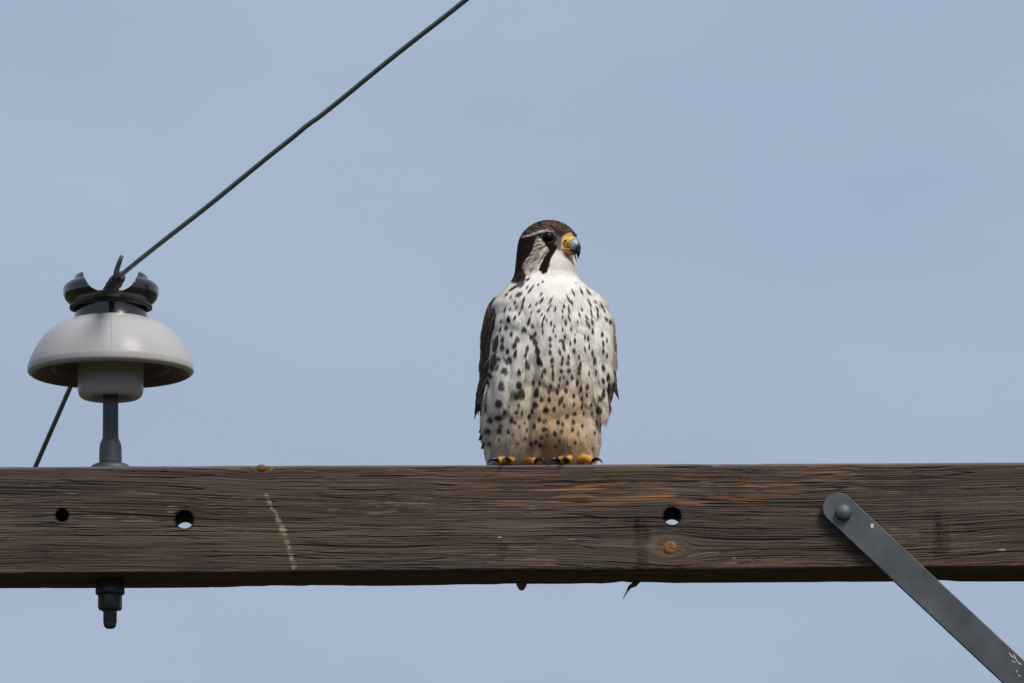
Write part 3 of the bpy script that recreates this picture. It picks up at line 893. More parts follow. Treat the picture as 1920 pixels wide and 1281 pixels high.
# spots read off the breast: (zoom x, zoom y, width, height, lean)
S2 = [(620,70,60,90,55),(560,105,26,80,58),(700,22,20,60,50),(515,135,22,60,58),(585,40,24,70,55),(650,30,22,60,55),(690,110,14,45,35),(730,130,12,110,35),(815,80,10,30,35),(860,50,10,30,45),(600,190,40,80,50),(460,190,14,50,45),(510,220,12,40,20),(555,275,14,50,15),(650,250,22,70,20),(635,320,22,60,15),(845,185,14,40,40),(850,250,22,70,30),(795,290,14,40,40),(945,255,18,80,30),(570,330,18,45,20),(505,345,14,40,15),(445,360,16,60,20),(720,315,22,50,25),(605,390,20,60,25),(920,350,22,50,25),(995,345,16,70,5),(945,310,14,30,10),(1090,315,24,45,0),(1075,370,16,40,0),(1145,350,18,90,-5),(1180,280,12,60,-10),(1140,240,12,90,-30),(1190,165,16,80,-25),(1280,150,18,80,-25),(1220,65,8,12,0),(1360,160,12,90,-35),(1370,280,18,100,-25),(1435,270,14,50,-30),(1500,310,16,50,-25),(1530,365,16,50,-25),(1455,350,14,60,-20),(1285,355,18,50,-25),(1390,390,16,90,-10),(1260,410,14,60,-15),(1340,440,14,60,-30),(1460,410,22,60,-15),(485,460,36,70,5),(555,445,26,55,25),(400,485,18,40,25),(460,550,38,55,10),(710,480,26,110,20),(735,390,18,50,15),(815,370,30,50,40),(850,405,18,40,20),(870,450,20,70,20),(900,465,16,40,5),(950,500,20,60,5),(1075,430,18,40,0),(1110,500,24,70,-10),(1150,450,18,90,-20),(1240,490,16,40,-5),(1350,510,20,100,-30),(1400,490,22,70,-15),(1405,590,26,70,-5),(1555,460,28,50,-35),(1600,490,36,50,-10),(395,570,20,60,20),(515,620,28,55,10),(655,575,46,60,5),(750,540,34,40,0),(735,655,36,60,-15),(775,620,34,55,10),(775,710,44,70,-15),(855,520,16,60,5),(858,600,16,60,0),(975,585,20,50,0),(985,540,10,30,0),(1075,575,16,50,0),(1170,570,18,40,0),(1000,640,18,40,-5),(1060,690,60,30,-5),(1100,650,24,50,0),(1215,625,16,25,0),(1210,695,28,55,0),(1320,655,14,60,0),(1355,665,22,60,0),(1510,625,26,55,0),(1560,690,18,50,0),(420,680,32,70,15),(580,685,44,65,5),(330,690,30,80,25),(940,675,34,55,0),(940,745,34,50,0),(940,825,30,60,0),(550,745,42,70,15),(415,765,44,80,5),(475,810,38,60,10),(335,740,30,100,25),(690,780,30,80,10),(670,850,28,60,15),(560,835,34,80,10),(800,800,40,110,-10),(1085,740,28,110,-5),(1160,725,12,60,0),(1200,800,28,55,0),(1045,820,26,70,-10),(1095,795,20,40,0),(1520,725,22,60,0),(1520,805,30,65,0),(1400,830,24,60,-5),(1365,755,18,70,5),(1320,790,12,70,-10),(1140,870,28,55,0),(1255,870,20,60,0),(1075,890,24,50,0),(1425,915,32,80,0),(1560,860,22,55,0),(960,910,38,55,0),(965,970,36,40,0),(1135,940,34,55,0),(1065,945,30,40,0),(320,885,60,80,20),(485,915,66,80,20),(375,895,40,40,0),(435,890,34,30,30),(690,960,46,100,-10),(820,920,50,110,-15),(290,980,60,70,25),(345,980,60,70,20),(445,1025,66,75,15),(600,1040,36,75,0),(875,1025,40,60,0),(970,1045,26,80,0),(1060,1025,34,50,0),(1145,1020,38,50,0),(1265,970,34,110,10),(1255,1050,30,50,0),(1520,990,36,80,-10),(1440,1040,12,80,0),(1365,1050,10,60,0),(270,1075,80,70,20),(850,1080,22,70,5),(970,1100,22,60,0),(1045,1110,24,50,0),(1085,1090,20,40,0),(1180,1095,30,55,-5),(1575,1095,36,80,0),(1520,1130,30,60,-15),(245,1170,60,90,10),(405,1190,60,110,5),(600,1185,60,80,-10),(755,1145,26,60,0),(825,1155,26,60,0),(1125,1150,28,45,0),(1035,1180,22,50,0),(945,1190,30,55,0),(1235,1150,26,80,5),(1345,1200,30,75,10)]
S3 = [(645,240,70,110,10),(590,270,56,66,0),(390,340,70,90,5),(815,220,46,105,8),(955,210,30,60,5),(1050,210,30,70,0),(1145,190,36,60,5),(1310,185,36,70,10),(1235,260,30,55,0),(1325,280,28,50,5),(1380,245,26,50,0),(870,297,44,58,0),(957,297,40,60,0),(800,360,60,66,-15),(1090,310,40,110,25),(1125,365,28,50,0),(1235,355,30,50,10),(1325,380,28,60,0),(920,415,60,70,-10),(1010,405,36,55,15),(615,360,30,50,0),(510,375,26,36,0),(460,440,28,50,0),(590,440,34,50,0),(655,450,26,50,0),(765,430,26,60,10),(730,490,32,50,10),(1160,485,40,60,0),(1245,455,40,50,10),(1345,450,20,60,0),(1435,455,20,40,0),(1515,420,60,80,0),(290,530,60,60,0),(385,505,76,56,15),(415,595,46,45,0),(395,655,52,60,0),(265,655,70,60,10),(500,660,36,45,0),(535,530,46,60,0),(575,555,36,46,0),(620,600,28,36,0),(680,560,28,36,0),(790,595,36,60,10),(845,520,34,60,0),(910,540,48,40,0),(1060,550,36,56,0),(1105,570,28,36,0),(1230,545,36,60,0),(1330,590,28,40,0),(705,640,30,40,20),(905,630,60,56,0),(870,720,44,46,0),(930,695,24,36,0),(1020,680,36,60,5),(1095,650,32,46,0),(1220,635,28,46,0),(1285,680,16,40,-10),(1375,710,20,20,0),(1470,675,26,46,0),(1490,550,26,46,0),(1430,360,20,50,0),(390,755,28,46,0),(545,695,16,30,0),(605,795,30,30,0),(755,795,38,56,5),(860,810,54,50,20),(805,775,36,60,20),(1075,765,30,36,0),(1250,775,32,40,0),(1025,825,30,30,0),(280,800,50,50,10),(1450,855,14,30,0),(690,740,40,30,0),(1570,230,40,110,5),(1530,290,40,70,-15)]
spm = np.zeros(gxm.shape)
spots = [(870 + a / 5.822, 520 + b / 5.822, c / 5.822, d / 5.822, e) for a, b, c, d, e in S2] + [(870 + a / 6, 700 + b / 6, c / 6, d / 6, e) for a, b, c, d, e in S3]
for i, (sx_, sy_, sw, sh, le) in enumerate(spots):
    x0 = int((sx_ - 18 - MX0) * SSC); x1 = int((sx_ + 18 - MX0) * SSC); y0 = int((sy_ - 20 - MY0) * SSC); y1 = int((sy_ + 20 - MY0) * SSC)
    sl = (slice(max(y0, 0), y1), slice(max(x0, 0), x1))
    t = R(le)
    dx = gxm[sl] - sx_; dy = gym[sl] - sy_
    a = dx * math.cos(t) + dy * math.sin(t); b = -dx * math.sin(t) + dy * math.cos(t)
    bb = b / (sh * 1.12 / 2)
    wd = (max(sw * 1.18, 3.6) / 2) * (1.0 + 0.28 * np.clip(bb, -1, 1))          # pear-shaped, wider below
    q = (a / wd) ** 2 + bb ** 2 + (vnoise(gxm[sl] / 2.2, gym[sl] / 2.2, 90 + i) - 0.5) * 0.7
    spm[sl] = np.maximum(spm[sl], (1 - smoothstep(0.85, 1.3, q)) * (0.90 + 0.10 * ((i * 37) % 10) / 10))
lay(spm, spotc * (0.8 + 0.5 * vnoise(gxm / 6, gym / 9, 43))[..., None])

# head pattern; zoom pixels -> photo pixels
def zp(pts): return [(920 + a / 7.536, 390 + b / 7.536) for a, b in pts]
rr_ = np.hypot(gxm - 1056, gym - 440); th_ = np.arctan2(gym - 440, gxm - 1056)
hs = 0.6 * vnoise(rr_ / 10, (th_ + 4) * 38, 44) + 0.4 * vnoise(rr_ / 7 + 3, (th_ + 4) * 70, 49)
hs2 = 0.6 * vnoise(rr_ / 12 + 7, (th_ + 4) * 26, 45) + 0.4 * vnoise(rr_ / 9 + 1, (th_ + 4) * 50, 57)
def feathered(m_, amt=0.75):
    return smoothstep(0.30, 0.70, m_ + (hs - 0.5) * amt)
bk = poly(zp([(300, 100), (1300, 100), (1300, 330), (1255, 350), (1180, 345), (1060, 365), (1010, 430), (940, 400), (880, 350), (760, 360), (640, 400), (620, 470), (620, 560), (570, 650), (500, 720), (440, 820), (500, 900), (510, 960), (430, 1030), (330, 1080), (250, 1000)]), 2.0, 1.2, 1)
bk = feathered(bk, 0.6)
crown = np.array(lin(98, 77, 68)) * (0.25 + 1.5 * smoothstep(0.2, 0.85, hs2))[..., None]
lay(bk, crown)
lay(feathered(poly(zp([(300, 420), (500, 420), (720, 370), (740, 420), (640, 450), (600, 560), (560, 660), (470, 740), (420, 840), (480, 900), (500, 960), (420, 1040), (320, 1080)]), 2.0, 1.5, 2)) * 0.8, dbrown * (0.7 + 0.8 * hs)[..., None])
lay(poly(zp([(440, 405), (560, 365), (700, 320), (800, 305), (890, 325), (900, 350), (760, 345), (640, 375), (520, 405), (450, 425)]), 0.6, 1.2, 3) * (0.6 + 0.4 * smoothstep(0.35, 0.55, hs2)), lin(246, 238, 230))
# pale cheek with dark hair streaks
chk = poly(zp([(650, 425), (730, 500), (840, 560), (850, 620), (790, 660), (730, 730), (680, 830), (620, 930), (520, 970), (480, 900), (430, 830), (520, 720), (590, 620), (620, 530)]), 2.2, 1.2, 4)
chk = feathered(chk, 0.7)
lay(chk, np.array(lin(222, 206, 188)) * (0.75 + 0.4 * vnoise(gxm / 6, gym / 6, 46))[..., None])
lay(chk * smoothstep(0.47, 0.66, hs) * 0.8, dbrown)
# moustache
mus = poly(zp([(760, 480), (900, 490), (960, 540), (930, 600), (890, 660), (850, 740), (830, 830), (790, 930), (730, 940), (690, 880), (690, 810), (740, 720), (790, 640), (820, 590), (760, 540)]), 2.2, 1.4, 5)
mus = feathered(mus, 0.8)
lay(mus, np.array(lin(34, 24, 19)) * (0.7 + 0.7 * hs)[..., None])
# lores: greyish buff between eye and bill, forehead buff
lay(poly(zp([(890, 380), (960, 400), (1030, 430), (1010, 480), (1000, 560), (1005, 610), (950, 600), (930, 540), (890, 500)]), 1.4, 0.8, 6) * 0.9, lin(112, 98, 72))
lay(poly(zp([(1010, 400), (1100, 370), (1200, 350), (1290, 350), (1290, 480), (1190, 450), (1080, 450), (1020, 480)]), 1.4, 0.8, 7) * 0.9, lin(222, 196, 166))
# throat
lay(poly(zp([(955, 600), (1010, 600), (1300, 620), (1300, 950), (820, 960), (840, 800), (880, 690)]), 1.5, 1.2, 8), lin(232, 224, 214))
lay(poly(zp([(640, 372), (720, 345), (890, 352), (940, 420), (900, 520), (800, 530), (725, 480), (700, 410)]), 0.9, 0.3, 9) * 0.95, np.array(lin(26, 20, 17)))

def plume_color(P, back_ok=True):
    """colour of the bird at world points; head pattern mirrored about its own midplane"""
    P = np.asarray(P, float)
    Q = P.copy()
    f_, l_, u_ = head_local(P)
    hid = (u_ > -38) & (l_ < 0)
    Q[hid] = P[hid] + (-2 * l_[hid, None] / 1000) * lat
    qx, qy = to_px(Q)
    ix = np.clip((qx - MX0) * SSC, 0, pm.shape[1] - 2); iy = np.clip((qy - MY0) * SSC, 0, pm.shape[0] - 2)
    x0 = ix.astype(int); y0 = iy.astype(int); fx = (ix - x0)[:, None]; fy = (iy - y0)[:, None]
    c_ = (pm[y0, x0] * (1 - fx) + pm[y0, x0 + 1] * fx) * (1 - fy) + (pm[y0 + 1, x0] * (1 - fx) + pm[y0 + 1, x0 + 1] * fx) * fy
    # nape and mantle are brown
    _, py0 = to_px(P)
    cxr = np.interp(py0, ydense, cx)
    dXY = np.stack([P[:, 0] - cxr, P[:, 1] - YOFF], -1)
    a_ = np.abs(np.degrees(np.arctan2(np.abs(dXY[:, 0]), -dXY[:, 1])))       # 0 front, 180 back
    bk_ = smoothstep(98, 112, a_ + (vnoise(P[:, 2] * 300, P[:, 0] * 300, 47) - 0.5) * 14) * (u_ < -38)
    hb = smoothstep(100, 130, np.degrees(np.arctan2(np.abs(l_), f_))) * (u_ >= -48)
    m_ = np.maximum(bk_, hb)[:, None]
    br = brown * (0.7 + 0.6 * vnoise(P[:, 0] * 260, P[:, 2] * 260, 48))[:, None]
    return c_ * (1 - m_) + br * m_

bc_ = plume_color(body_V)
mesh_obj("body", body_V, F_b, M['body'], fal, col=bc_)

# ---- plumage: fine barbs lying down the body
def tri_sample(nstr):
    G = Pb
    a = G[:-1, :, :]; b = np.roll(G, -1, 1)[:-1]; d = G[1:]
    e1 = b - a; e2 = d - a
    nn = np.cross(e1, e2); area = np.linalg.norm(nn, axis=-1)
    nn = nn / (area[..., None] + 1e-12)
    cen = (a + d) / 2
    # outward
    ctr_ = np.stack([np.repeat(cx[:-1, None], NA, 1), np.full((NR - 1, NA), YOFF), cen[..., 2] - 0.004 * (cen[..., 2] > HC[2])], -1)
    nn = np.where(((cen - ctr_) * nn).sum(-1, keepdims=True) < 0, -nn, nn)
    wgt = area * np.where(nn[..., 1] < 0.3, 1.0, 0.35)
    idx = rng.choice(wgt.size, nstr, p=(wgt / wgt.sum()).ravel())
    i, j = np.unravel_index(idx, wgt.shape)
    r1, r2 = rng.random(nstr)[:, None], rng.random(nstr)[:, None]
    P = a[i, j] + e1[i, j] * r1 + e2[i, j] * r2
    return P, nn[i, j]
NS = 120000
P, Nn = tri_sample(NS)
f_, l_, u_ = head_local(P)
px_, py_ = to_px(P)
de = np.minimum(np.linalg.norm(P - HL(EYE[0], EYE[1], EYE[2]), axis=1), np.linalg.norm(P - HL(EYE[0], -EYE[1], EYE[2]), axis=1))
keep = (de > 0.0080) & ~((f_ > 27) & (np.abs(l_) < 12.5) & (u_ > -15) & (u_ < 3.8))
P, Nn, f_, l_, u_, px_, py_ = P[keep], Nn[keep], f_[keep], l_[keep], u_[keep], px_[keep], py_[keep]
n_ = len(P)
hm = smoothstep(-44, -34, u_)
# lie: down the trunk; on the head back from the bill and down
bill = HL(34, 0, -4)
dirh = P - bill; dirh[:, 2] -= 0.014 * smoothstep(8, -20, u_)
dirh /= np.linalg.norm(dirh, axis=1, keepdims=True)
xc = np.interp(py_, ydense, cx)
dirt = np.stack([(P[:, 0] - xc) * np.interp(py_, [520, 600, 880], [6.0, 2.0, 1.0]), np.zeros(n_), np.full(n_, -1.0)], -1)
dirt[:, 0] += 0.25 * (vnoise(px_ / 14, py_ / 14, 61) - 0.5) * 2
dirt /= np.linalg.norm(dirt, axis=1, keepdims=True)
D = dirt * (1 - hm[:, None]) + dirh * hm[:, None]
D += rng.normal(0, 0.14, (n_, 3))
D -= Nn * (D * Nn).sum(1, keepdims=True)
D /= np.linalg.norm(D, axis=1, keepdims=True) + 1e-9
flank = smoothstep(775, 830, py_) * smoothstep(960, 905, px_)
ln = (0.0065 + 0.0035 * rng.random(n_)) * (1 - 0.45 * hm) * np.interp(py_, [415, 440, 520, 700, 860], [0.6, 0.8, 1, 1.15, 1.2]) * (1 + 0.8 * flank)
ln *= np.where((de[keep] < 0.013), 0.55, 1.0)
ln *= np.where((f_ > 24) & (np.abs(l_) < 14) & (u_ > -20), 0.5, 1.0)
wd0 = (0.00030 + 0.00016 * rng.random(n_)) * (1 - 0.35 * hm)
lift = (0.0004 + 0.0006 * rng.random(n_)) * (1 - 0.4 * hm) * (1 + 1.0 * flank)
hemz = smoothstep(850, 875, py_)
side = np.cross(D, Nn)
SEG = 4
Vr = np.zeros((n_, SEG + 1, 2, 3))
for k in range(SEG + 1):
    t = k / SEG
    c_ = P + D * (ln * t)[:, None] + Nn * (0.0002 + lift * (1 - (1 - t) ** 2) - 0.3 * lift * t * t)[:, None]
    c_[:, 2] -= 0.0012 * t * t * (0.3 + 0.7 * (1 - hm))
    wk = wd0 * (1.0 - 0.75 * t ** 1.5)
    Vr[:, k, 0] = c_ - side * wk[:, None]; Vr[:, k, 1] = c_ + side * wk[:, None]
Vr[..., 2] = np.maximum(Vr[..., 2], ZT + 0.0015)
Vf = Vr.reshape(-1, 3)
cen = Vr.mean(2).reshape(-1, 3)
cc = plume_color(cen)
jit = np.repeat(1 + rng.normal(0, 0.05, n_), SEG + 1)[:, None]
cc = np.clip(cc * jit, 0, 0.94)
cc = np.repeat(cc, 2, 0)
base_i = np.arange(n_)[:, None] * (SEG + 1) * 2
qk = []
for k in range(SEG):
    qk.append(np.stack([base_i[:, 0] + 2 * k, base_i[:, 0] + 2 * k + 1, base_i[:, 0] + 2 * k + 3, base_i[:, 0] + 2 * k + 2], -1))
Ff = np.concatenate(qk)
pl = mesh_obj("plumage", Vf, Ff, M['fur'], fal, col=cc)
pl["kind"] = "stuff"

# ---- feathers with a vane (wings, flank tips, tail)
def feather(base, tip, nrm_, width, bend, cols, n_=10, m_=7, point=0.5, split=0.0, ex=0.6):
    """cols(u, v) -> colour; u 0..1 along, v -1..1 across"""
    base, tip, nrm_ = np.array(base, float), np.array(tip, float), np.array(nrm_, float)
    d = tip - base; L = np.linalg.norm(d); d /= L
    nrm_ = nrm_ - d * np.dot(nrm_, d); nrm_ /= np.linalg.norm(nrm_)
    sd = np.cross(d, nrm_)
    uu = np.linspace(0, 1, n_); vv = np.linspace(-1, 1, m_)
    Vv = np.zeros((n_, m_, 3)); Cc_ = np.zeros((n_, m_, 3))
    for i, u0 in enumerate(uu):
        wv = width * (min(1, 0.35 + u0 * 2.2)) * (max(0.0, 1 - u0 ** (1.5 / max(0.05, point)))) ** ex + width * 0.02
        for j, v0 in enumerate(vv):
            Vv[i, j] = base + d * (u0 * L - abs(v0) * 0.12 * width * u0) + sd * v0 * wv + nrm_ * (bend * L * math.sin(u0 * math.pi) - 0.25 * wv * v0 * v0 + 0.00025 * (1 - abs(v0)) + split * rng.normal() * 0.0003)
            Cc_[i, j] = cols(u0, v0)
    Vt = Vv.reshape(-1, 3)
    Vbk = (Vv - nrm_ * 0.0004).reshape(-1, 3)
    Ft = grid_faces(n_, m_)
    Fbk = grid_faces(n_, m_, off=n_ * m_)[:, ::-1]
    # rim
    rim = [i * m_ for i in range(n_)] + [(n_ - 1) * m_ + j for j in range(1, m_)] + [i * m_ + m_ - 1 for i in range(n_ - 2, -1, -1)] + [j for j in range(m_ - 2, 0, -1)]
    rf = np.array([[rim[k], rim[(k + 1) % len(rim)], rim[(k + 1) % len(rim)] + n_ * m_, rim[k] + n_ * m_] for k in range(len(rim))])
    return np.concatenate([Vt, Vbk]), np.concatenate([Ft, Fbk, rf]), np.concatenate([Cc_.reshape(-1, 3)] * 2)

wbrown = np.array(lin(82, 64, 56)); wdark = np.array(lin(52, 40, 36)); wpale = np.array(lin(176, 152, 128))
def covert_col(u0, v0):
    e = smoothstep(0.72, 1.0, np.array(max(abs(v0) * (0.6 + 0.4 * u0), u0 ** 3)))
    b_ = wbrown * (0.85 + 0.25 * rng.random()) if abs(v0) > 0.12 else wdark
    return b_ * (1 - 0.55 * e) + wpale * 0.55 * e
def flight_col(u0, v0):
    b_ = wdark * (0.9 + 0.3 * rng.random())
    e = smoothstep(0.8, 1.0, np.array(abs(v0)))
    return b_ * (1 - 0.35 * e) + wpale * 0.35 * e

def wing_point(sgn, y_, a_deg, off):
    l0 = np.interp(y_, ydense, L_); r0 = np.interp(y_, ydense, R_)
    cxx = ((l0 + r0) / 2 - 960) / PPM; rxx = (r0 - l0) / 2 / PPM + off
    yb_ = np.interp(y_, ydense, YBt) + off; yf_ = -np.interp(y_, ydense, YFt) + off
    a_ = R(a_deg); c_, s_ = math.cos(a_), math.sin(a_)
    X = cxx + sgn * rxx * abs(c_) ** sup * (1 if c_ >= 0 else -1)
    Y = YOFF + (abs(s_) ** sup) * (yb_ if s_ > 0 else -yf_)
    z_ = ZT + ((884 - y_) / PPM + YOFF * SE) / CE
    return np.array([X, Y, z_])

for sgn in (-1, 1):
    wing = None
    nU, nV = 60, 40
    Vo = np.zeros((nU, nV, 3)); Vi = np.zeros((nU, nV, 3)); Cw = np.zeros((nU, nV, 3))
    yy = np.linspace(552, 764, nU)
    for i, y_ in enumerate(yy):
        t = (y_ - 552) / 212
        if sgn < 0:
            out_ = np.interp(y_, [552, 566, 590, 640, 700, 745, 775, 800], [-2, 3, 5.5, 6.2, 5.5, 5.5, 7.5, 7.5]) / 1000
            a0 = np.interp(y_, [552, 600, 650, 700, 740, 770, 800], [-30, -32, -24, -20, -22, -26, -5])
        else:
            out_ = np.interp(y_, [552, 575, 620, 680, 720, 745, 775, 800], [-2, 1.0, 2.2, 3.5, 5.0, 6.5, 6, 4]) / 1000
            a0 = np.interp(y_, [552, 600, 650, 700, 740, 770, 800], [8, 2, -8, -14, -16, -18, 0])
        a1 = np.interp(y_, [552, 600, 700, 800], [70, 84, 86, 80])
        for j in range(nV):
            v0 = j / (nV - 1)
            a_ = a0 + (a1 - a0) * v0
            o_ = out_ * min(1, v0 * 7) - 0.0015 * max(0, 1 - v0 * 7)
            o_ += 0.0006 * math.sin(v0 * 40 + t * 3)
            Vo[i, j] = wing_point(sgn, y_, a_, o_); Vi[i, j] = wing_point(sgn, y_, a_, o_ - 0.004)
            Cw[i, j] = wbrown * (0.7 + 0.5 * vnoise(np.array(v0 * 25), np.array(t * 14), 81)) * (0.85 if t > 0.6 else 1)
    Vw = np.concatenate([Vo.reshape(-1, 3), Vi.reshape(-1, 3)])
    n0 = nU * nV
    rim = [i * nV for i in range(nU)] + [(nU - 1) * nV + j for j in range(1, nV)] + [i * nV + nV - 1 for i in range(nU - 2, -1, -1)] + [j for j in range(nV - 2, 0, -1)]
    Fw = np.concatenate([grid_faces(nU, nV), grid_faces(nU, nV, off=n0)[:, ::-1], np.array([[rim[k], rim[(k + 1) % len(rim)], rim[(k + 1) % len(rim)] + n0, rim[k] + n0] for k in range(len(rim))])])
    wing = mesh_obj("wing", Vw, Fw, M['feather'], fal, col=np.concatenate([Cw.reshape(-1, 3)] * 2))
    # coverts, shingled down the wing
    Vs_, Fs_, Cs_, o_ = [], [], [], 0
    for row in range(9):
        i0 = 3 + row * 5
        for q in range(12):
            v0 = (q + 0.5 * (row % 2) + 0.3 * rng.random()) / 12.5
            if sgn > 0 and v0 < 0.12: continue
            j = min(nV - 2, int(v0 * (nV - 1)) + 1)
            i1 = min(nU - 1, i0 + 9 + int(3 * rng.random()))
            b_ = Vo[i0, j]; t__ = Vo[i1, min(nV - 1, j + 1)]
            nn = np.cross(Vo[min(i0 + 1, nU - 1), j] - Vo[i0, j], Vo[i0, j + 1] - Vo[i0, j])
            ctr_ = np.array([np.interp(yy[i0], ydense, cx), YOFF, b_[2]])
            if np.dot(nn, b_ - ctr_) < 0: nn = -nn
            nn /= np.linalg.norm(nn)
            a_, bF, c_ = feather(b_ + nn * 0.0004, t__ + nn * 0.0009, nn, 0.0075 + 0.002 * rng.random(), 0.03, covert_col, 7, 5, 0.35)
            Vs_.append(a_); Fs_.append(bF + o_); Cs_.append(c_); o_ += len(a_)
    cv = mesh_obj("coverts", np.concatenate(Vs_), np.concatenate(Fs_), M['feather'], wing, col=np.concatenate(Cs_))
    cv["kind"] = "stuff"
    cv.parent = wing; cv.matrix_parent_inverse = Matrix.Identity(4); 
    # primaries folded along the back toward the tail
    for q in range(5):
        a_ = 60 + q * 5
        b_ = wing_point(sgn, 690, a_, 0.006 + 0.0007 * q); t__ = np.array([cx[-1] + sgn * (0.030 - 0.007 * q), 0.066 + 0.001 * q, ZT - 0.02 - 0.012 * q])
        Vv, Fv, Cv = feather(b_, t__, (sgn * 0.4, 1, 0.2), 0.010, 0.02, flight_col, 14, 5, 0.5)
        o = mesh_obj("primary_feather", Vv, Fv, M['feather'], wing, col=Cv)
        o.matrix_parent_inverse = Matrix.Identity(4)
    wing_ref = wing

# individually visible feather tips at the wing ends: base px, tip px, depth, width mm, colours
def tipcol(c1, c2=None, cut_=0.5):
    def fn(u0, v0):
        b_ = np.array(c1) * (0.85 + 0.3 * rng.random())
        if c2 is not None:
            e = 1.0 if (u0 < cut_) else 0.0
            b_ = b_ * (1 - e) + np.array(c2) * e
        return b_
    return fn
wf = lin(225, 216, 206)
tips = [
 ((910, 700), (889.5, 786), -0.006, 8.5, tipcol(wdark)), ((916, 705), (900, 781), -0.018, 8.0, tipcol(wdark)),
 ((912, 690), (896, 779), 0.006, 9.0, tipcol(wdark)), ((914, 690), (903, 788), 0.002, 8.5, tipcol(wdark)), ((924, 715), (908, 776), -0.032, 6.5, tipcol(wdark)),
 ((926, 690), (906, 748), -0.036, 5.0, tipcol(wf, wdark, 0.55)), ((928, 742), (915, 772), -0.040, 4.5, tipcol(wf, wf)),
 ((1140, 690), (1161, 750), -0.002, 7.0, tipcol(wdark)), ((1143, 685), (1157, 735), 0.008, 8.0, tipcol(wdark)),
 ((1136, 715), (1137, 803), -0.012, 6.5, tipcol(wf, wdark, 0.0)), ((1139, 705), (1142, 775), -0.004, 7.0, tipcol(wdark)),
 ((1131, 700), (1134, 770), -0.028, 5.5, tipcol(wf, wdark, 0.35)), ((1146, 640), (1157, 680), 0.004, 4.5, tipcol(lin(150, 130, 112), wbrown, 0.4)),
]
for (b_, t__, Y_, w_mm, cf) in tips:
    sg = -1 if b_[0] < 1000 else 1
    Bw = W(b_[0], b_[1], Y_); Tw = W(t__[0], t__[1], Y_ - 0.002)
    Vv, Fv, Cv = feather(Bw, Tw, (sg * 0.55, -0.8, 0.1), w_mm / 1000, 0.03, cf, 16, 7, 1.1, 1.0, 0.95)
    mesh_obj("side_feather", Vv, Fv, M['feather'], fal, col=Cv)
def surf_y(px0, py0):
    """front surface depth of the body under a photo pixel"""
    qx, qy = to_px(body_V)
    d = (qx - px0) ** 2 + (qy - py0) ** 2 + np.where(body_V[:, 1] < 0.0, 0, 1e6)
    return body_V[np.argmin(d), 1]
for (bx_, by_, tx_, ty_, w_) in [(951, 668, 937, 769, 12.5), (1120, 690, 1124, 788, 8.0)]:
    yb0, yt0 = surf_y(bx_, by_), surf_y(tx_, min(ty_, 860))
    Bw = np.array(W(bx_, by_, yb0 - 0.001)); Tw = np.array(W(tx_, ty_, yt0 - 0.0050))
    nx_ = (bx_ - 1030) / 130
    Vv, Fv, _c = feather(Bw, Tw, (nx_ * 0.8, -1, 0.05), w_ / 1000, 0.05, lambda a, b: white, 26, 17, 0.42, 0.6, 0.5)
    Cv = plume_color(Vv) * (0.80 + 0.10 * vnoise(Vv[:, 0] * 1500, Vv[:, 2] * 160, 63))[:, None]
    mesh_obj("flank_feather", Vv, Fv, M['feather'], fal, col=Cv)
dk = np.array(lin(48, 40, 36)); gb = np.array(lin(118, 104, 92)); edge_c = np.array(lin(196, 180, 163))
def scap(core):
    def fn(u0, v0):
        e = smoothstep(0.7, 0.98, np.array(max(abs(v0) * 0.98, (u0 - 0.05) ** 2)))
        return core * (0.85 + 0.3 * rng.random()) * (1 - e) + edge_c * e
    return fn
for (bx_, by_, tx_, ty_, w_, core) in [
    (932, 590, 922, 622, 5.0, dk), (926, 618, 915, 652, 5.5, dk), (934, 628, 926, 664, 5.0, dk), (922, 646, 911, 684, 6.0, dk), (930, 664, 920, 698, 6.0, dk),
    (920, 676, 907, 712, 6.5, dk), (930, 694, 915, 728, 6.5, dk), (920, 708, 903, 742, 6.5, dk), (917, 742, 900, 768, 5.0, edge_c * 0.7), (926, 742, 914, 774, 5.5, edge_c),
    (1146, 596, 1152, 632, 4.5, gb), (1148, 626, 1155, 664, 5.0, gb), (1149, 655, 1155, 698, 5.5, gb), (1144, 690, 1152, 728, 5.5, dk), (1136, 705, 1144, 742, 5.0, dk),
    (916, 786, 898, 812, 4.2, dk), (918, 800, 897, 826, 4.0, dk), (919, 816, 902, 842, 4.0, dk), (921, 832, 907, 852, 3.6, edge_c)]:
    yb0, yt0 = surf_y(bx_, by_), surf_y(tx_, ty_)
    Bw = np.array(W(bx_, by_, yb0 - 0.0008)); Tw = np.array(W(tx_, ty_, yt0 - 0.0050))
    Vv, Fv, Cv = feather(Bw, Tw, ((bx_ - 1030) / 130 * 0.9, -1, 0.05), w_ / 1000, 0.04, scap(core), 14, 11, 0.5, 0.8, 0.55)
    mesh_obj("scapular_feather", Vv, Fv, M['feather'], fal, col=Cv)
for q in range(5):
    b_ = (cx[-1] + (q - 2) * 0.008, 0.040, ZT + 0.05); t__ = (cx[-1] + (q - 2) * 0.013, 0.078 + 0.001 * (q % 2), ZT - 0.088)
    Vv, Fv, Cv = feather(b_, t__, (0, 1, 0.3), 0.012, 0.02, covert_col, 14, 5, 0.3)
    mesh_obj("tail_feather", Vv, Fv, M['feather'], fal, col=Cv)

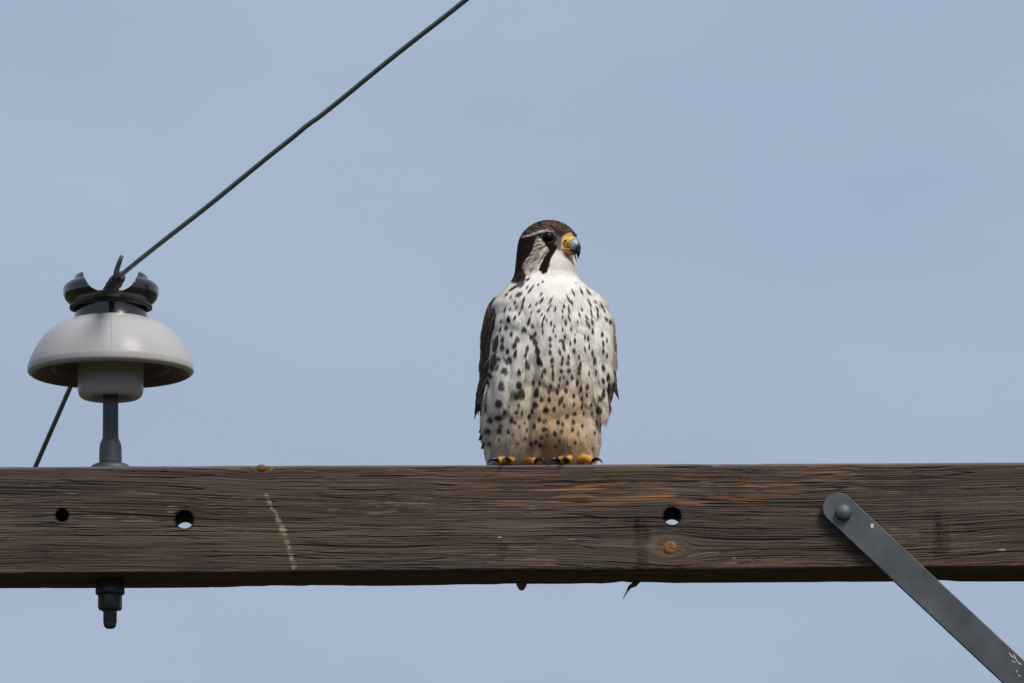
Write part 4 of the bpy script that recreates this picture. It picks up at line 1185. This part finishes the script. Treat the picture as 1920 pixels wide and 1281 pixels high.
# ---- eyes
def ellipsoid(c, r_, nu=20, nv=28):
    a = np.linspace(0, np.pi, nu); b = np.linspace(0, 2 * np.pi, nv, endpoint=False)
    V = np.stack([np.sin(a)[:, None] * np.cos(b), np.sin(a)[:, None] * np.sin(b), np.repeat(np.cos(a)[:, None], nv, 1)], -1).reshape(-1, 3)
    return V * np.asarray(r_) + np.asarray(c), grid_faces(nu, nv, True)
for sg in (1, -1):
    ec = HL(EYE[0] - 1.9, (EYE[1] - 2.0) * sg, EYE[2])
    # keep the ball seated in the sculpted hollow
    Vsurf = body_V[np.argmin(np.linalg.norm(body_V - HL(EYE[0], EYE[1] * sg, EYE[2]), axis=1))]
    dirn = fwd * 0.68 + lat * sg * 0.73
    ec = Vsurf - dirn * 0.0046
    v, f = ellipsoid(ec, 0.0080)
    eye = mesh_obj("eye", v, f, M['eye'], fal)
    # lid ring
    t = np.linspace(0, 2 * np.pi, 33)[:-1]
    A1 = np.cross(dirn, upv); A1 /= np.linalg.norm(A1)
    ring = [ec + dirn * 0.0040 + A1 * 0.0070 * math.cos(q) + upv * 0.0066 * math.sin(q) for q in t]
    ring.append(ring[0]); ring.append(ring[1])
    v, f = tube(ring, 0.00075, 8, cap=False)
    lid = mesh_obj("eyelid", v, f, M['lid'], fal)

# ---- bill
def bill_loft(st, seg=28):
    rows = []
    for (ft, ut, fb, ub, hw_) in st:
        cF, cU = (ft + fb) / 2, (ut + ub) / 2
        hF, hU = (ft - fb) / 2, (ut - ub) / 2
        t = np.linspace(0, 2 * np.pi, seg, endpoint=False)
        l0 = hw_ * np.sin(t) * (1 - 0.18 * np.cos(t))
        rows.append(HL(cF + hF * np.cos(t), l0, cU + hU * np.cos(t)))
    return np.array(rows)
def refine(st, k=4):
    S = np.array(st, float); d = np.arange(len(S)); t = np.linspace(0, len(S) - 1, (len(S) - 1) * k + 1)
    return np.stack([pchip(d, S[:, i], t) for i in range(S.shape[1])], -1)
up = refine([(28, 4, 26, -7, 10.2), (35, 4.0, 31, -8, 9.5), (40, 3, 35, -9, 8.3), (44, .5, 38.5, -10.5, 7.0), (46.8, -3.5, 41, -12, 5.7), (48.2, -8.5, 43, -13.3, 4.4), (48.2, -13.5, 44.2, -15.8, 3.0), (47.2, -18, 45.0, -18.8, 1.6), (45.8, -22, 45.5, -22.1, .25)])
Rw = bill_loft(up)
V = Rw.reshape(-1, 3)
fr = np.linspace(0, 1, len(up))
grey = np.array(lin(150, 163, 172)); blk = np.array(lin(22, 22, 26)); yel = np.array(lin(225, 165, 30))
cb = []
seg = 28
for i, q in enumerate(fr):
    for j in range(seg):
        tt = 2 * np.pi * j / seg
        e = smoothstep(0.42, 0.66, np.array(q + 0.06 * math.cos(tt)))
        cb.append(grey * (1 - e) + blk * e)
mesh_obj("upper_beak", V, grid_faces(len(up), seg, True), M['beak'], fal, col=np.array(cb))
ce = refine([(24, 4.6, 22, -8.8, 14.0), (32, 4.9, 28, -9.4, 13.0), (39, 4.2, 34.0, -8.8, 10.6), (42.0, 3.0, 37.0, -7.6, 9.0), (42.6, 2.2, 38, -6.6, 8.0)])
V = bill_loft(ce).reshape(-1, 3)
cere = mesh_obj("cere", V, grid_faces(len(ce), seg, True), M['cere'], fal)
for sg in (1, -1):
    v, f = ellipsoid((0, 0, 0), (0.0016, 0.0009, 0.0011), 10, 14)
    bx = np.stack([fwd * 0.96 + upv * 0.28, lat * sg, upv], 0)
    v = v @ bx + HL(36.6, 11.0 * sg, -1.6)
    nst = mesh_obj("nostril", v, f, M['nostril'], cere)
    nst.matrix_parent_inverse = Matrix.Identity(4)
lo = refine([(25, -8, 25, -15, 8.4), (32, -9.0, 31.5, -16.0, 7.0), (38, -10.6, 37, -16.8, 5.2), (41.2, -12.2, 40.6, -16.8, 3.4), (43, -14, 42.8, -15.6, 1.0)])
V = bill_loft(lo).reshape(-1, 3)
cb = []
for i in range(len(lo)):
    q = i / (len(lo) - 1)
    for j in range(seg):
        e = smoothstep(0.35, 0.75, np.array(q))
        cb.append(np.array(lin(190, 120, 50)) * (1 - e) + np.array(lin(70, 66, 62)) * e)
mesh_obj("lower_beak", V, grid_faces(len(lo), seg, True), M['beak'], fal, col=np.array(cb))
for sg in (1, -1):
    gp = [HL(42 - t * 18, (6.0 + 7.6 * t ** 0.8) * sg, -11.6 + 1.2 * t) for t in np.linspace(0.1, 0.72, 12)]
    v, f = tube(gp, np.linspace(0.0009, 0.0013, 12), 10)
    mesh_obj("gape", v, f, M['gape'], fal)

# ---- feet
def toe_mesh(pts, r0, r1):
    P = np.array(pts); n_ = len(P)
    d = np.arange(n_); t = np.linspace(0, n_ - 1, (n_ - 1) * 6 + 1)
    Q = np.stack([pchip(d, P[:, k], t) for k in range(3)], -1)
    rr = np.linspace(r0, r1, len(Q)) * (1 + 0.10 * np.sin(np.linspace(0, n_ * 3.0 * np.pi, len(Q))))
    return tube(Q, rr, 12)
def foot(cxp, toes, tag_):
    cX = (cxp - 960) / PPM
    c0 = np.array([cX, -0.031, ZT + 0.0082])
    v, f = tube([c0 + np.array([0, 0.006, 0.03]), c0 + np.array([0, 0.002, 0.012]), c0, c0 + np.array([0, -0.003, -0.004])], [0.0055, 0.006, 0.0075, 0.005], 14)
    ft = mesh_obj("foot", v, f, M['toe'], fal)
    for (tx, ty, mid) in toes:
        e = np.array([(tx - 960) / PPM, ty, ZT + 0.0042])
        m1 = c0 * 0.5 + e * 0.5; m1[2] = ZT + mid
        v, f = toe_mesh([c0, m1, e], 0.0056, 0.0044)
        to = mesh_obj("toe", v, f, M['toe'], ft); to.matrix_parent_inverse = Matrix.Identity(4)
        dr = e - m1; dr[2] = 0; dr /= np.linalg.norm(dr)
        tp = [e - dr * 0.001 + np.array([0, 0, 0.0006]), e + dr * 0.005 + np.array([0, 0, 0.0022]), e + dr * 0.010 + np.array([0, 0, 0.0008]), e + dr * 0.0128 + np.array([0, 0, -0.0033])]
        v, f = tube([np.array(q) for q in tp], [0.0024, 0.0021, 0.0014, 0.0003], 10)
        ta = mesh_obj("talon", v, f, M['talon'], ft); ta.matrix_parent_inverse = Matrix.Identity(4)
foot(972, [(934, -0.0400, 0.0082), (955, -0.0425, 0.0088), (1003, -0.0395, 0.0085), (985, 0.006, 0.007)], 0)
foot(1078, [(1048, -0.0415, 0.0105), (1064, -0.0425, 0.0125), (1110, -0.0400, 0.0085), (1070, 0.006, 0.007)], 1)
